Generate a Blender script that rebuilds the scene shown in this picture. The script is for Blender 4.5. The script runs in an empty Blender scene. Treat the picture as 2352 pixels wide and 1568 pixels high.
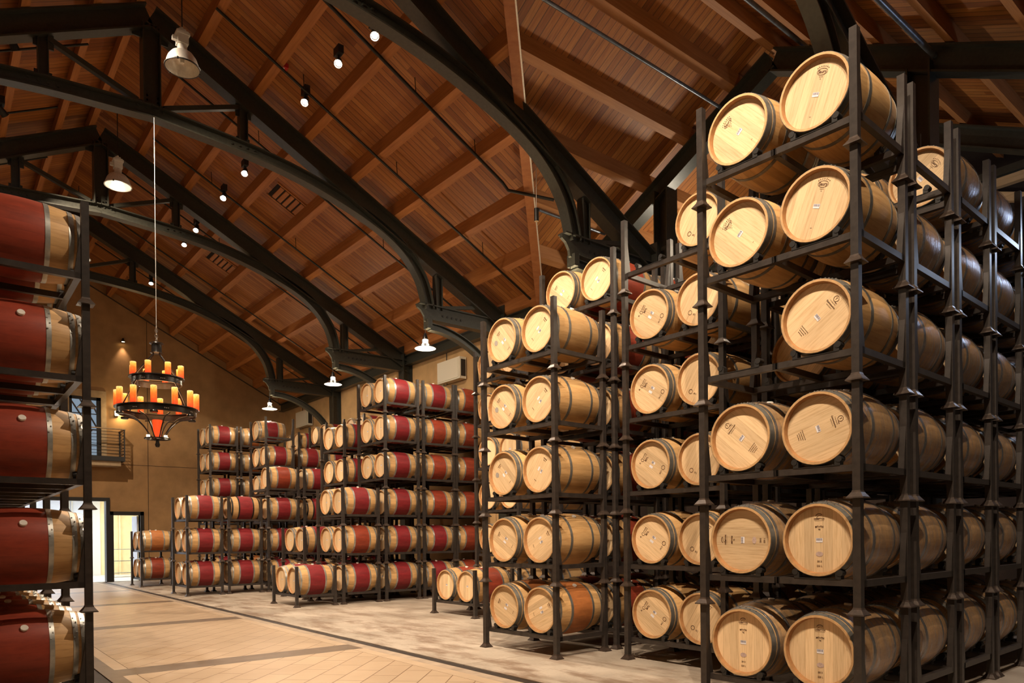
import bpy, bmesh, math, random
from mathutils import Vector, Matrix
random.seed(7)
PI = math.pi
SC = bpy.context.scene
COL = SC.collection

# ------------------------------------------------------------------ camera
F_PX, CY, YAW, PITCH, ROLL, CAM_H = 1654.3, 1234.8, math.radians(38.983), math.radians(-0.173), math.radians(-0.535), 1.537
def make_camera():
    cy, sy = math.cos(YAW), math.sin(YAW)
    fwd = Vector((sy*math.cos(PITCH), cy*math.cos(PITCH), math.sin(PITCH)))
    right = Vector((cy, -sy, 0)); up = right.cross(fwd)
    r = right*math.cos(ROLL) + up*math.sin(ROLL)
    u = -right*math.sin(ROLL) + up*math.cos(ROLL)
    cd = bpy.data.cameras.new('camera'); co = bpy.data.objects.new('camera', cd); COL.objects.link(co)
    m = Matrix((( r.x, u.x, -fwd.x, 0), (r.y, u.y, -fwd.y, 0), (r.z, u.z, -fwd.z, CAM_H), (0, 0, 0, 1)))
    co.matrix_world = m
    cd.sensor_width = 36.0; cd.sensor_fit = 'HORIZONTAL'
    cd.lens = 36.0*F_PX/2352.0
    cd.shift_y = (CY-784.0)/2352.0
    cd.clip_start = 0.05; cd.clip_end = 200
    SC.camera = co
make_camera()

# ------------------------------------------------------------------ world, exposure
w = bpy.data.worlds.new('world'); SC.world = w; w.use_nodes = True
bg = w.node_tree.nodes['Background']; bg.inputs[0].default_value = (1.0, 0.72, 0.48, 1); bg.inputs[1].default_value = 0.045
SC.view_settings.view_transform = 'Standard'; SC.view_settings.look = 'None'
SC.view_settings.exposure = 0.55; SC.view_settings.gamma = 1.0; SC.view_settings.use_curve_mapping = False
PENDANT_UP = 140.0       # watt leaving the glass band above a pendant shade
SPOT_W = 1500.0          # watt of one track spotlight
WARM = (1.0, 0.80, 0.60)
try:
    SC.cycles.max_bounces = 6; SC.cycles.diffuse_bounces = 4; SC.cycles.glossy_bounces = 3
    SC.cycles.transparent_max_bounces = 8; SC.cycles.caustics_reflective = False; SC.cycles.caustics_refractive = False
    SC.cycles.sample_clamp_indirect = 6.0
except Exception: pass

# ------------------------------------------------------------------ geometry anchors
RIDGE_X, RIDGE_Z, SLOPE = 3.22, 11.56, 0.509
WALL_X, LEFT_X, FAR_Y = 11.62, -5.2, 29.4
TRUSS_Y = [-0.35, 4.55, 9.45, 14.35, 19.3, 24.25]
WING_Y, WING_Z, WING_END = 7.0, 10.42, 17.2
def roof_z(x): return RIDGE_Z - SLOPE*abs(x-RIDGE_X)
def wing_z(y): return WING_Z - SLOPE*abs(y-WING_Y)

# ------------------------------------------------------------------ materials
def new_mat(name):
    m = bpy.data.materials.new(name); m.use_nodes = True
    nt = m.node_tree; b = nt.nodes['Principled BSDF']
    return m, nt, b
def N(nt, t, **kw):
    n = nt.nodes.new(t)
    for k, v in kw.items(): setattr(n, k, v)
    return n
def math_n(nt, op, a, b=None, c=None):
    n = N(nt, 'ShaderNodeMath', operation=op)
    for i, s in enumerate((a, b, c)):
        if s is None: continue
        if isinstance(s, (int, float)): n.inputs[i].default_value = s
        else: nt.links.new(s, n.inputs[i])
    return n.outputs[0]
def ramp(nt, fac, stops):
    n = N(nt, 'ShaderNodeValToRGB'); cr = n.color_ramp
    while len(cr.elements) < len(stops): cr.elements.new(0.5)
    for e, (p, c) in zip(cr.elements, stops): e.position = p; e.color = (*c, 1)
    nt.links.new(fac, n.inputs[0]); return n.outputs[0]
def mix(nt, fac, a, b, mode='MIX'):
    n = N(nt, 'ShaderNodeMix', data_type='RGBA', blend_type=mode)
    for s, i in ((fac, 0), (a, 6), (b, 7)):
        if isinstance(s, (int, float)): n.inputs[i].default_value = s
        elif isinstance(s, tuple): n.inputs[i].default_value = (*s, 1)
        else: nt.links.new(s, n.inputs[i])
    return n.outputs[2]
def noise(nt, vec, scale, detail=3, rough=0.55):
    n = N(nt, 'ShaderNodeTexNoise'); n.inputs['Scale'].default_value = scale
    n.inputs['Detail'].default_value = detail; n.inputs['Roughness'].default_value = rough
    if vec is not None: nt.links.new(vec, n.inputs['Vector'])
    return n.outputs['Fac']
def mapping(nt, vec, scale=(1, 1, 1), rot=(0, 0, 0), loc=(0, 0, 0)):
    n = N(nt, 'ShaderNodeMapping'); n.inputs['Scale'].default_value = scale
    n.inputs['Rotation'].default_value = rot; n.inputs['Location'].default_value = loc
    nt.links.new(vec, n.inputs['Vector']); return n.outputs[0]
def bump(nt, b, h, strength=0.2, dist=0.01):
    n = N(nt, 'ShaderNodeBump'); n.inputs['Strength'].default_value = strength; n.inputs['Distance'].default_value = dist
    nt.links.new(h, n.inputs['Height']); nt.links.new(n.outputs[0], b.inputs['Normal'])
def simple(name, col, rough=0.5, metal=0.0, nz=0.0, nscale=8, spec=None):
    m, nt, b = new_mat(name)
    b.inputs['Roughness'].default_value = rough; b.inputs['Metallic'].default_value = metal
    if spec is not None: b.inputs['Specular IOR Level'].default_value = spec
    if nz > 0:
        tc = N(nt, 'ShaderNodeTexCoord')
        f = noise(nt, tc.outputs['Object'], nscale, 4)
        lo = tuple(c*(1-nz) for c in col); hi = tuple(min(1, c*(1+nz)) for c in col)
        nt.links.new(ramp(nt, f, [(0.3, lo), (0.7, hi)]), b.inputs['Base Color'])
    else: b.inputs['Base Color'].default_value = (*col, 1)
    return m
def emit(name, col, strength):
    m, nt, b = new_mat(name)
    b.inputs['Base Color'].default_value = (*col, 1)
    b.inputs['Emission Color'].default_value = (*col, 1); b.inputs['Emission Strength'].default_value = strength
    return m

def plank_ceiling(name, across, along):
    m, nt, b = new_mat(name)
    g = N(nt, 'ShaderNodeNewGeometry'); s = N(nt, 'ShaderNodeSeparateXYZ'); nt.links.new(g.outputs['Position'], s.inputs[0])
    A = s.outputs['XYZ'.index(across)]; L = s.outputs['XYZ'.index(along)]
    q = math_n(nt, 'DIVIDE', A, 0.135); idx = math_n(nt, 'FLOOR', q); fr = math_n(nt, 'FRACT', q)
    wn = N(nt, 'ShaderNodeTexWhiteNoise', noise_dimensions='1D'); nt.links.new(idx, wn.inputs['W'])
    seg = math_n(nt, 'FLOOR', math_n(nt, 'ADD', math_n(nt, 'DIVIDE', L, 2.4), math_n(nt, 'MULTIPLY', wn.outputs['Value'], 5.0)))
    cmb = N(nt, 'ShaderNodeCombineXYZ'); nt.links.new(idx, cmb.inputs[0]); nt.links.new(seg, cmb.inputs[1])
    wn2 = N(nt, 'ShaderNodeTexWhiteNoise', noise_dimensions='2D'); nt.links.new(cmb.outputs[0], wn2.inputs['Vector'])
    sc = (1.0, 14, 1.0) if across == 'Y' else (14, 1.0, 1.0)
    gr = noise(nt, mapping(nt, g.outputs['Position'], sc), 2.2, 5, 0.65)
    base = ramp(nt, wn2.outputs['Value'], [(0.0, (0.22, 0.068, 0.014)), (0.25, (0.33, 0.118, 0.024)), (0.8, (0.39, 0.148, 0.031)), (1.0, (0.45, 0.19, 0.046))])
    grain = ramp(nt, gr, [(0.3, (0.62, 0.55, 0.5)), (0.7, (1.1, 1.1, 1.1))])
    c = mix(nt, 0.9, base, grain, 'MULTIPLY')
    groove = math_n(nt, 'LESS_THAN', fr, 0.12)
    c = mix(nt, math_n(nt, 'MULTIPLY', groove, 0.62), c, (0.03, 0.01, 0.004))
    nt.links.new(c, b.inputs['Base Color']); b.inputs['Roughness'].default_value = 0.55
    bump(nt, b, math_n(nt, 'SUBTRACT', 1.0, groove), 0.5, 0.01)
    return m
def wood_beam(name, c0, c1, axis):
    m, nt, b = new_mat(name); g = N(nt, 'ShaderNodeNewGeometry')
    sc = {'X': (0.6, 9, 9), 'Y': (9, 0.6, 9), 'D': (2, 2, 12)}[axis]
    f = noise(nt, mapping(nt, g.outputs['Position'], sc), 2.5, 5, 0.6)
    nt.links.new(ramp(nt, f, [(0.3, c0), (0.7, c1)]), b.inputs['Base Color']); b.inputs['Roughness'].default_value = 0.6
    return m

def oak(name, kind, stain=None, c_lo=(0.44, 0.25, 0.095), c_hi=(0.64, 0.40, 0.18)):
    """kind 'body' (staves around the x axis) or 'head' (boards across y)."""
    m, nt, b = new_mat(name)
    tc = N(nt, 'ShaderNodeTexCoord'); oi = N(nt, 'ShaderNodeObjectInfo')
    s = N(nt, 'ShaderNodeSeparateXYZ'); nt.links.new(tc.outputs['Object'], s.inputs[0])
    if kind == 'body':
        ang = math_n(nt, 'ARCTAN2', s.outputs[1], s.outputs[2]); q = math_n(nt, 'MULTIPLY', ang, 30/(2*PI)); gs = (1.3, 9, 9); wgr = 0.025
    else:
        q = math_n(nt, 'DIVIDE', math_n(nt, 'ADD', s.outputs[1], 0.03), 0.078); gs = (6, 22, 1.6); wgr = 0.02
    idx = math_n(nt, 'FLOOR', q); fr = math_n(nt, 'FRACT', q)
    wn = N(nt, 'ShaderNodeTexWhiteNoise', noise_dimensions='1D')
    nt.links.new(math_n(nt, 'ADD', idx, math_n(nt, 'MULTIPLY', oi.outputs['Random'], 91.7)), wn.inputs['W'])
    off = N(nt, 'ShaderNodeCombineXYZ'); nt.links.new(math_n(nt, 'MULTIPLY', oi.outputs['Random'], 31), off.inputs[0]); nt.links.new(math_n(nt, 'MULTIPLY', idx, 1.7), off.inputs[2] if kind == 'head' else off.inputs[0])
    va = N(nt, 'ShaderNodeVectorMath', operation='ADD'); nt.links.new(tc.outputs['Object'], va.inputs[0]); nt.links.new(off.outputs[0], va.inputs[1])
    gr = noise(nt, mapping(nt, va.outputs[0], gs), 3.0, 6, 0.6)
    mid = tuple((a+c)/2 for a, c in zip(c_lo, c_hi))
    base = ramp(nt, wn.outputs['Value'], [(0.0, tuple(0.82*v for v in mid)), (0.5, mid), (1.0, tuple(min(1, 1.12*v) for v in mid))])
    grain = ramp(nt, gr, [(0.28, (0.80, 0.74, 0.66)), (0.5, (1, 1, 1)), (0.75, (1.12, 1.13, 1.14))])
    c = mix(nt, 1.0, base, grain, 'MULTIPLY')
    tone = N(nt, 'ShaderNodeMapRange'); nt.links.new(oi.outputs['Random'], tone.inputs[0]); tone.inputs[3].default_value = 0.86; tone.inputs[4].default_value = 1.08
    sv = N(nt, 'ShaderNodeHueSaturation'); nt.links.new(tone.outputs[0], sv.inputs['Value']); nt.links.new(c, sv.inputs['Color']); c = sv.outputs[0]
    c = mix(nt, math_n(nt, 'MULTIPLY', math_n(nt, 'LESS_THAN', fr, wgr), 0.45), c, (0.12, 0.05, 0.015))
    if stain:
        ax = math_n(nt, 'ABSOLUTE', s.outputs[0])
        msk = math_n(nt, 'LESS_THAN', ax, 0.176)
        st_n = noise(nt, mapping(nt, va.outputs[0], (2, 5, 5)), 2.2, 4, 0.6)
        sc_ = ramp(nt, st_n, [(0.25, tuple(0.65*v for v in stain)), (0.55, stain), (0.85, tuple(min(1, 1.3*v) for v in stain))])
        sc_ = mix(nt, math_n(nt, 'MULTIPLY', math_n(nt, 'LESS_THAN', fr, wgr), 0.3), sc_, (0.05, 0.01, 0.01))
        c = mix(nt, msk, c, sc_)
    nt.links.new(c, b.inputs['Base Color']); b.inputs['Roughness'].default_value = 0.48 if kind == 'body' else 0.5
    b.inputs['Specular IOR Level'].default_value = 0.35
    bump(nt, b, gr, 0.08, 0.004)
    return m

M = {}
M['plank_main'] = plank_ceiling('ceiling_planks_main', 'Y', 'X')
M['plank_wing'] = plank_ceiling('ceiling_planks_wing', 'X', 'Y')
M['purlin'] = wood_beam('purlin_wood', (0.31, 0.112, 0.028), (0.45, 0.18, 0.050), 'Y')
M['purlin_wing'] = wood_beam('wing_purlin_wood', (0.30, 0.12, 0.038), (0.42, 0.19, 0.065), 'X')
M['valley'] = wood_beam('valley_wood', (0.29, 0.10, 0.03), (0.40, 0.155, 0.05), 'D')
M['raw_timber'] = wood_beam('pale_timber', (0.50, 0.33, 0.17), (0.66, 0.47, 0.27), 'Y')
M['steel'] = simple('truss_steel_olive_black', (0.030, 0.030, 0.022), 0.42, 0.0, 0.25, 20, 0.6)
M['rack'] = simple('rack_steel_brown', (0.034, 0.027, 0.023), 0.40, 0.1, 0.3, 16, 0.5)
M['flare'] = simple('rack_foot_steel', (0.060, 0.042, 0.032), 0.4, 0.35, 0.35, 25, 0.5)
M['hoop'] = simple('galvanised_hoop', (0.42, 0.42, 0.39), 0.36, 0.7, 0.25, 12)
M['hoop_dark'] = simple('dark_steel_hoop', (0.21, 0.205, 0.185), 0.38, 0.55, 0.25, 12)
M['hoop_black'] = simple('black_painted_hoop', (0.012, 0.012, 0.012), 0.4)
M['body'] = oak('oak_staves', 'body')
M['body_red'] = oak('oak_staves_crimson_band', 'body', (0.205, 0.018, 0.022))
M['body_rust'] = oak('oak_staves_rust_band', 'body', (0.25, 0.042, 0.020))
M['body_wine'] = oak('oak_staves_dark_wine_band', 'body', (0.27, 0.042, 0.020))
M['body_orange'] = oak('oak_staves_orange_band', 'body', (0.42, 0.15, 0.045))
M['head'] = oak('oak_head_boards', 'head', None, (0.58, 0.400, 0.215), (0.76, 0.570, 0.350))
M['rim'] = simple('oak_chime', (0.50, 0.30, 0.135), 0.55, 0, 0.2, 20)
M['croze'] = simple('dark_chime_inside', (0.34, 0.165, 0.06), 0.6, 0, 0.2, 20)  # inside of the chime, coloured darker than its rim
M['bung'] = simple('white_bung', (0.72, 0.68, 0.62), 0.45)
M['ink'] = simple('burnt_brand_mark', (0.075, 0.028, 0.010), 0.7)
M['sticker'] = simple('white_sticker', (0.72, 0.70, 0.72), 0.5)
M['barcode'] = simple('barcode_ink', (0.10, 0.08, 0.11), 0.6)
M['seal'] = simple('pale_oval_seal', (0.46, 0.34, 0.30), 0.6, 0, 0.25, 90)
M['grey_seal'] = simple('grey_round_seal', (0.30, 0.27, 0.24), 0.6, 0, 0.4, 120)
M['wall'] = simple('tan_plaster', (0.43, 0.265, 0.115), 0.85, 0, 0.13, 2.5)
M['wall_far'] = simple('ochre_plaster', (0.36, 0.205, 0.085), 0.85, 0, 0.14, 2.5)
M['dark_wall'] = simple('dark_panelling', (0.055, 0.034, 0.024), 0.8, 0, 0.2, 3)
M['joint'] = simple('dark_joint', (0.06, 0.035, 0.018), 0.8)
M['black'] = simple('black_frame_paint', (0.015, 0.014, 0.013), 0.45)
M['trimwood'] = simple('pale_window_casing', (0.42, 0.30, 0.17), 0.6, 0, 0.15, 6)
M['white'] = simple('white_enamel', (0.68, 0.66, 0.60), 0.4)
M['heater'] = simple('cream_heater_casing', (0.62, 0.57, 0.45), 0.5)
M['alu'] = simple('spun_aluminium', (0.78, 0.75, 0.68), 0.35, 0.45, 0.1, 30)
M['chrome'] = simple('bright_chain_metal', (0.75, 0.72, 0.68), 0.25, 1.0)
M['iron'] = simple('wrought_iron', (0.022, 0.020, 0.019), 0.28, 0.5, 0.3, 40)
M['pipe_black'] = simple('black_pipe', (0.018, 0.017, 0.013), 0.4, 0.3)
M['pipe_grey'] = simple('blue_grey_pipe', (0.16, 0.18, 0.21), 0.35, 0.6, 0.3, 8)
M['red'] = simple('red_alarm_plastic', (0.45, 0.02, 0.02), 0.4)
M['vent_dark'] = simple('vent_shade_plate', (0.012, 0.006, 0.004), 0.9)
M['lens_hot'] = emit('spot_lens_glow', (1.0, 0.86, 0.66), 90)
M['lens_cool'] = emit('spot_lens_glow_cool', (1.0, 0.93, 0.84), 14)
M['bulb'] = emit('pendant_bulb_glow', (1.0, 0.93, 0.84), 12)
M['door_daylight_panel'] = emit('cool_light_panel', (0.86, 0.92, 1.0), 22)
M['sconce'] = emit('warm_sconce_glow', (1.0, 0.72, 0.36), 14)
M['tealight'] = emit('tea_light_glow', (1.0, 0.75, 0.45), 2.5)
M['bulb_soft'] = emit('high_bay_bulb_glow', (1.0, 0.93, 0.84), 2.5)
M['pale_yellow'] = simple('pale_yellow_wall', (0.80, 0.66, 0.36), 0.8, 0, 0.08, 3)
M['pale_blue'] = simple('pale_blue_grey_panel', (0.62, 0.66, 0.74), 0.7, 0, 0.06, 3)
M['bright_floor'] = simple('back_room_concrete', (0.56, 0.53, 0.47), 0.5, 0, 0.15, 4)
M['window_glow'] = emit('window_glow_beyond', (0.32, 0.42, 0.52), 0.55)

def candle_mat():
    m, nt, b = new_mat('glowing_candle_wax')
    tc = N(nt, 'ShaderNodeTexCoord')
    s = N(nt, 'ShaderNodeSeparateXYZ'); nt.links.new(tc.outputs['Generated'], s.inputs[0])
    f = noise(nt, tc.outputs['Object'], 22, 3)
    h = math_n(nt, 'ADD', s.outputs[2], math_n(nt, 'MULTIPLY', math_n(nt, 'SUBTRACT', f, 0.5), 0.5))
    c = ramp(nt, h, [(0.0, (0.50, 0.030, 0.004)), (0.55, (0.85, 0.13, 0.012)), (0.85, (1.0, 0.36, 0.06)), (1.0, (1.0, 0.62, 0.22))])
    nt.links.new(c, b.inputs['Emission Color']); b.inputs['Emission Strength'].default_value = 0.62
    nt.links.new(c, b.inputs['Base Color']); b.inputs['Roughness'].default_value = 0.5
    return m
M['candle'] = candle_mat()
def glow_red():
    m, nt, b = new_mat('red_bowl_glass'); b.inputs['Base Color'].default_value = (0.6, 0.05, 0.01, 1)
    b.inputs['Emission Color'].default_value = (0.85, 0.07, 0.012, 1); b.inputs['Emission Strength'].default_value = 0.55; return m
M['red_glass'] = glow_red()
def wrap_mat():
    m, nt, b = new_mat('clear_stretch_film'); out = nt.nodes['Material Output']
    tr = N(nt, 'ShaderNodeBsdfTransparent'); tr.inputs[0].default_value = (0.93, 0.93, 0.95, 1)
    gl = N(nt, 'ShaderNodeBsdfGlossy'); gl.inputs['Roughness'].default_value = 0.33; gl.inputs[0].default_value = (0.9, 0.92, 1.0, 1)
    tc = N(nt, 'ShaderNodeTexCoord'); f = noise(nt, mapping(nt, tc.outputs['Object'], (7, 1.2, 1.2)), 2.6, 5, 0.7)
    bp = N(nt, 'ShaderNodeBump'); bp.inputs['Strength'].default_value = 0.9; bp.inputs['Distance'].default_value = 0.02
    nt.links.new(f, bp.inputs['Height']); nt.links.new(bp.outputs[0], gl.inputs['Normal'])
    mx = N(nt, 'ShaderNodeMixShader'); nt.links.new(ramp(nt, f, [(0.38, (0.08,)*3), (0.68, (0.40,)*3)]), mx.inputs[0])
    nt.links.new(tr.outputs[0], mx.inputs[1]); nt.links.new(gl.outputs[0], mx.inputs[2]); nt.links.new(mx.outputs[0], out.inputs[0])
    return m
M['wrap'] = wrap_mat()
def glass_mat():
    m, nt, b = new_mat('window_glass'); out = nt.nodes['Material Output']
    tr = N(nt, 'ShaderNodeBsdfTransparent'); gl = N(nt, 'ShaderNodeBsdfGlossy'); gl.inputs['Roughness'].default_value = 0.05
    mx = N(nt, 'ShaderNodeMixShader'); mx.inputs[0].default_value = 0.12
    nt.links.new(tr.outputs[0], mx.inputs[1]); nt.links.new(gl.outputs[0], mx.inputs[2]); nt.links.new(mx.outputs[0], out.inputs[0]); return m
M['glass'] = glass_mat()

def floor_concrete():
    m, nt, b = new_mat('stained_concrete'); g = N(nt, 'ShaderNodeNewGeometry'); P_ = g.outputs['Position']
    s = N(nt, 'ShaderNodeSeparateXYZ'); nt.links.new(P_, s.inputs[0])
    n1 = noise(nt, P_, 0.9, 6, 0.62); n2 = noise(nt, mapping(nt, P_, (1.6, 0.55, 1), (0, 0, 0.5)), 1.7, 6, 0.68); n3 = noise(nt, P_, 28, 3, 0.6)
    c = ramp(nt, n1, [(0.3, (0.30, 0.25, 0.195)), (0.6, (0.47, 0.40, 0.32))])
    st = ramp(nt, n2, [(0.46, (0, 0, 0)), (0.60, (1, 1, 1))])
    band = N(nt, 'ShaderNodeMapRange'); nt.links.new(s.outputs[0], band.inputs[0]); band.inputs[1].default_value = 5.0; band.inputs[2].default_value = 8.0; band.inputs[3].default_value = 0.85; band.inputs[4].default_value = 0.35
    c = mix(nt, math_n(nt, 'MULTIPLY', st, band.outputs[0]), c, (0.17, 0.105, 0.062))
    c = mix(nt, 0.35, c, ramp(nt, n3, [(0.3, (0.75, 0.75, 0.75)), (0.7, (1.1, 1.1, 1.1))]), 'MULTIPLY')
    j1 = math_n(nt, 'LESS_THAN', math_n(nt, 'ABSOLUTE', math_n(nt, 'SUBTRACT', math_n(nt, 'FRACT', math_n(nt, 'DIVIDE', math_n(nt, 'ADD', s.outputs[1], 0.35), 4.95)), 0.5)), 0.0018)
    c = mix(nt, math_n(nt, 'MULTIPLY', j1, 0.55), c, (0.08, 0.05, 0.03))
    nt.links.new(c, b.inputs['Base Color'])
    nt.links.new(ramp(nt, n1, [(0.3, (0.42,)*3), (0.7, (0.6,)*3)]), b.inputs['Roughness']); return m
M['concrete'] = floor_concrete()
def floor_tile():
    m, nt, b = new_mat('diagonal_stone_tile'); g = N(nt, 'ShaderNodeNewGeometry'); P_ = g.outputs['Position']
    br = N(nt, 'ShaderNodeTexBrick'); br.inputs['Scale'].default_value = 1.0; br.inputs['Mortar Size'].default_value = 0.006
    br.inputs['Brick Width'].default_value = 0.6; br.inputs['Row Height'].default_value = 0.3
    br.inputs['Color1'].default_value = (0.43, 0.318, 0.212, 1); br.inputs['Color2'].default_value = (0.48, 0.36, 0.243, 1); br.inputs['Mortar'].default_value = (0.17, 0.10, 0.05, 1)
    nt.links.new(mapping(nt, P_, (1, 1, 1), (0, 0, -PI/4)), br.inputs['Vector'])
    n1 = noise(nt, P_, 1.4, 4); c = mix(nt, 0.7, br.outputs['Color'], ramp(nt, n1, [(0.3, (0.86, 0.83, 0.8)), (0.7, (1.05, 1.04, 1.03))]), 'MULTIPLY')
    nt.links.new(c, b.inputs['Base Color']); b.inputs['Roughness'].default_value = 0.38; b.inputs['Specular IOR Level'].default_value = 0.4
    return m
M['tile'] = floor_tile()
M['tile_border'] = simple('border_tile', (0.46, 0.342, 0.23), 0.4, 0, 0.08, 3)
M['band'] = simple('grey_stone_band', (0.155, 0.112, 0.078), 0.36, 0, 0.18, 5)
M['curb'] = simple('grey_concrete_strip', (0.34, 0.26, 0.185), 0.6, 0, 0.25, 4)
M['drain'] = simple('dark_drain_grate', (0.022, 0.014, 0.010), 0.5, 0.3)

# ------------------------------------------------------------------ mesh helpers
class MB:
    def __init__(s): s.v = []; s.f = []; s.mi = []; s.mats = []
    def mat(s, m):
        if m not in s.mats: s.mats.append(m)
        return s.mats.index(m)
    def poly(s, pts, faces, m):
        o = len(s.v); i = s.mat(m); s.v += [tuple(p) for p in pts]
        for f in faces: s.f.append([o+k for k in f]); s.mi.append(i)
    def box(s, a, b, m):
        (x0, y0, z0), (x1, y1, z1) = a, b
        p = [(x0,y0,z0),(x1,y0,z0),(x1,y1,z0),(x0,y1,z0),(x0,y0,z1),(x1,y0,z1),(x1,y1,z1),(x0,y1,z1)]
        s.poly(p, [(0,3,2,1),(4,5,6,7),(0,1,5,4),(1,2,6,5),(2,3,7,6),(3,0,4,7)], m)
    def sweep(s, pts, prof, n, m, closed=False):
        """profile (a along n, b along n x t) swept along pts lying in a plane with normal n."""
        pts = [Vector(p) for p in pts]; n = Vector(n).normalized(); k = len(prof); L = len(pts); V = []
        for i, p in enumerate(pts):
            if closed: t = pts[(i+1) % L]-pts[i-1]
            else: t = pts[min(i+1, L-1)]-pts[max(i-1, 0)]
            t.normalize(); bdir = n.cross(t).normalized()
            sc = 1.0
            if not closed and 0 < i < L-1:
                t1 = (pts[i+1]-p).normalized(); c = max(0.5, t.dot(t1)); sc = 1/c
            V += [p + n*a + bdir*b*sc for a, b in prof]
        F = []
        for i in range(L if closed else L-1):
            j = (i+1) % L
            for q in range(k): F.append((i*k+q, i*k+(q+1) % k, j*k+(q+1) % k, j*k+q))
        if not closed: F.append(tuple(range(k-1, -1, -1))); F.append(tuple((L-1)*k+q for q in range(k)))
        s.poly(V, F, m)
    def tube(s, pts, r, m, seg=10, closed=False):
        pts = [Vector(p) for p in pts]; L = len(pts); V = []; F = []
        prev = None
        for i, p in enumerate(pts):
            t = (pts[(i+1) % L]-pts[i-1]) if closed else (pts[min(i+1, L-1)]-pts[max(i-1, 0)])
            t.normalize()
            if prev is None:
                a = Vector((0, 0, 1)) if abs(t.z) < 0.9 else Vector((1, 0, 0)); u = t.cross(a).normalized()
            else: u = (prev - t*prev.dot(t)).normalized()
            prev = u; v = t.cross(u); rr = r[i] if isinstance(r, (list, tuple)) else r
            V += [p + (u*math.cos(2*PI*q/seg)+v*math.sin(2*PI*q/seg))*rr for q in range(seg)]
        for i in range(L if closed else L-1):
            j = (i+1) % L
            for q in range(seg): F.append((i*seg+q, i*seg+(q+1) % seg, j*seg+(q+1) % seg, j*seg+q))
        if not closed: F.append(tuple(range(seg-1, -1, -1))); F.append(tuple((L-1)*seg+q for q in range(seg)))
        s.poly(V, F, m)
    def lathe(s, prof, m, seg=32, axis='Z', org=(0, 0, 0), close=False):
        """prof list of (r, h); revolve about axis. m may be a list per segment."""
        ox, oy, oz = org; k = len(prof); V = []
        for r, h in prof:
            for q in range(seg):
                c, sn = math.cos(2*PI*q/seg)*r, math.sin(2*PI*q/seg)*r
                V.append((ox+c, oy+sn, oz+h) if axis == 'Z' else (ox+h, oy+c, oz+sn) if axis == 'X' else (ox+c, oy+h, oz+sn))
        if isinstance(m, (list, tuple)): ms = m
        else: ms = [m]*k
        o = len(s.v); s.v += V
        for i in range(k if close else k-1):
            j = (i+1) % k; mi = s.mat(ms[i])
            for q in range(seg):
                s.f.append([o+i*seg+q, o+i*seg+(q+1) % seg, o+j*seg+(q+1) % seg, o+j*seg+q]); s.mi.append(mi)
    def disc(s, r, h, m, seg=32, axis='Z', org=(0, 0, 0)):
        ox, oy, oz = org; V = []
        for q in range(seg):
            c, sn = math.cos(2*PI*q/seg)*r, math.sin(2*PI*q/seg)*r
            V.append((ox+c, oy+sn, oz+h) if axis == 'Z' else (ox+h, oy+c, oz+sn) if axis == 'X' else (ox+c, oy+h, oz+sn))
        s.poly(V, [tuple(range(seg))], m)
    def mesh(s, name, smooth=None):
        me = bpy.data.meshes.new(name); me.from_pydata(s.v, [], s.f)
        for m in s.mats: me.materials.append(m)
        me.polygons.foreach_set('material_index', s.mi)
        me.validate(); me.update()
        bm = bmesh.new(); bm.from_mesh(me); bmesh.ops.recalc_face_normals(bm, faces=bm.faces)
        bm.to_mesh(me); bm.free()
        if smooth is not None:
            me.polygons.foreach_set('use_smooth', [True]*len(me.polygons))
            try: me.set_sharp_from_angle(angle=math.radians(smooth))
            except Exception: pass
        return me
def link(name, me, parent=None, loc=(0, 0, 0), rot=(0, 0, 0)):
    o = bpy.data.objects.new(name, me); COL.objects.link(o)
    if parent: o.parent = parent
    o.location = loc; o.rotation_euler = rot
    return o
def build(mb, name, parent=None, smooth=None, loc=(0, 0, 0), rot=(0, 0, 0)):
    return link(name, mb.mesh(name, smooth), parent, loc, rot)
def tag(o, label, cat, group=None, kind=None):
    o['label'] = label; o['category'] = cat
    if group: o['group'] = group
    if kind: o['kind'] = kind
    return o
def empty(name, loc=(0, 0, 0), rz=0.0):
    o = bpy.data.objects.new(name, None); COL.objects.link(o); o.location = loc; o.rotation_euler = (0, 0, rz)
    o.empty_display_size = 0.1; return o
def structure(o): o['kind'] = 'structure'; return o
def I_prof(wd, dp, tf=0.02, tw=0.016):
    a, b = wd/2, dp/2
    return [(-a,-b),(a,-b),(a,-b+tf),(tw/2,-b+tf),(tw/2,b-tf),(a,b-tf),(a,b),(-a,b),(-a,b-tf),(-tw/2,b-tf),(-tw/2,-b+tf),(-a,-b+tf)]
def R_prof(wd, dp): return [(-wd/2,-dp/2),(wd/2,-dp/2),(wd/2,dp/2),(-wd/2,dp/2)]

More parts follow.
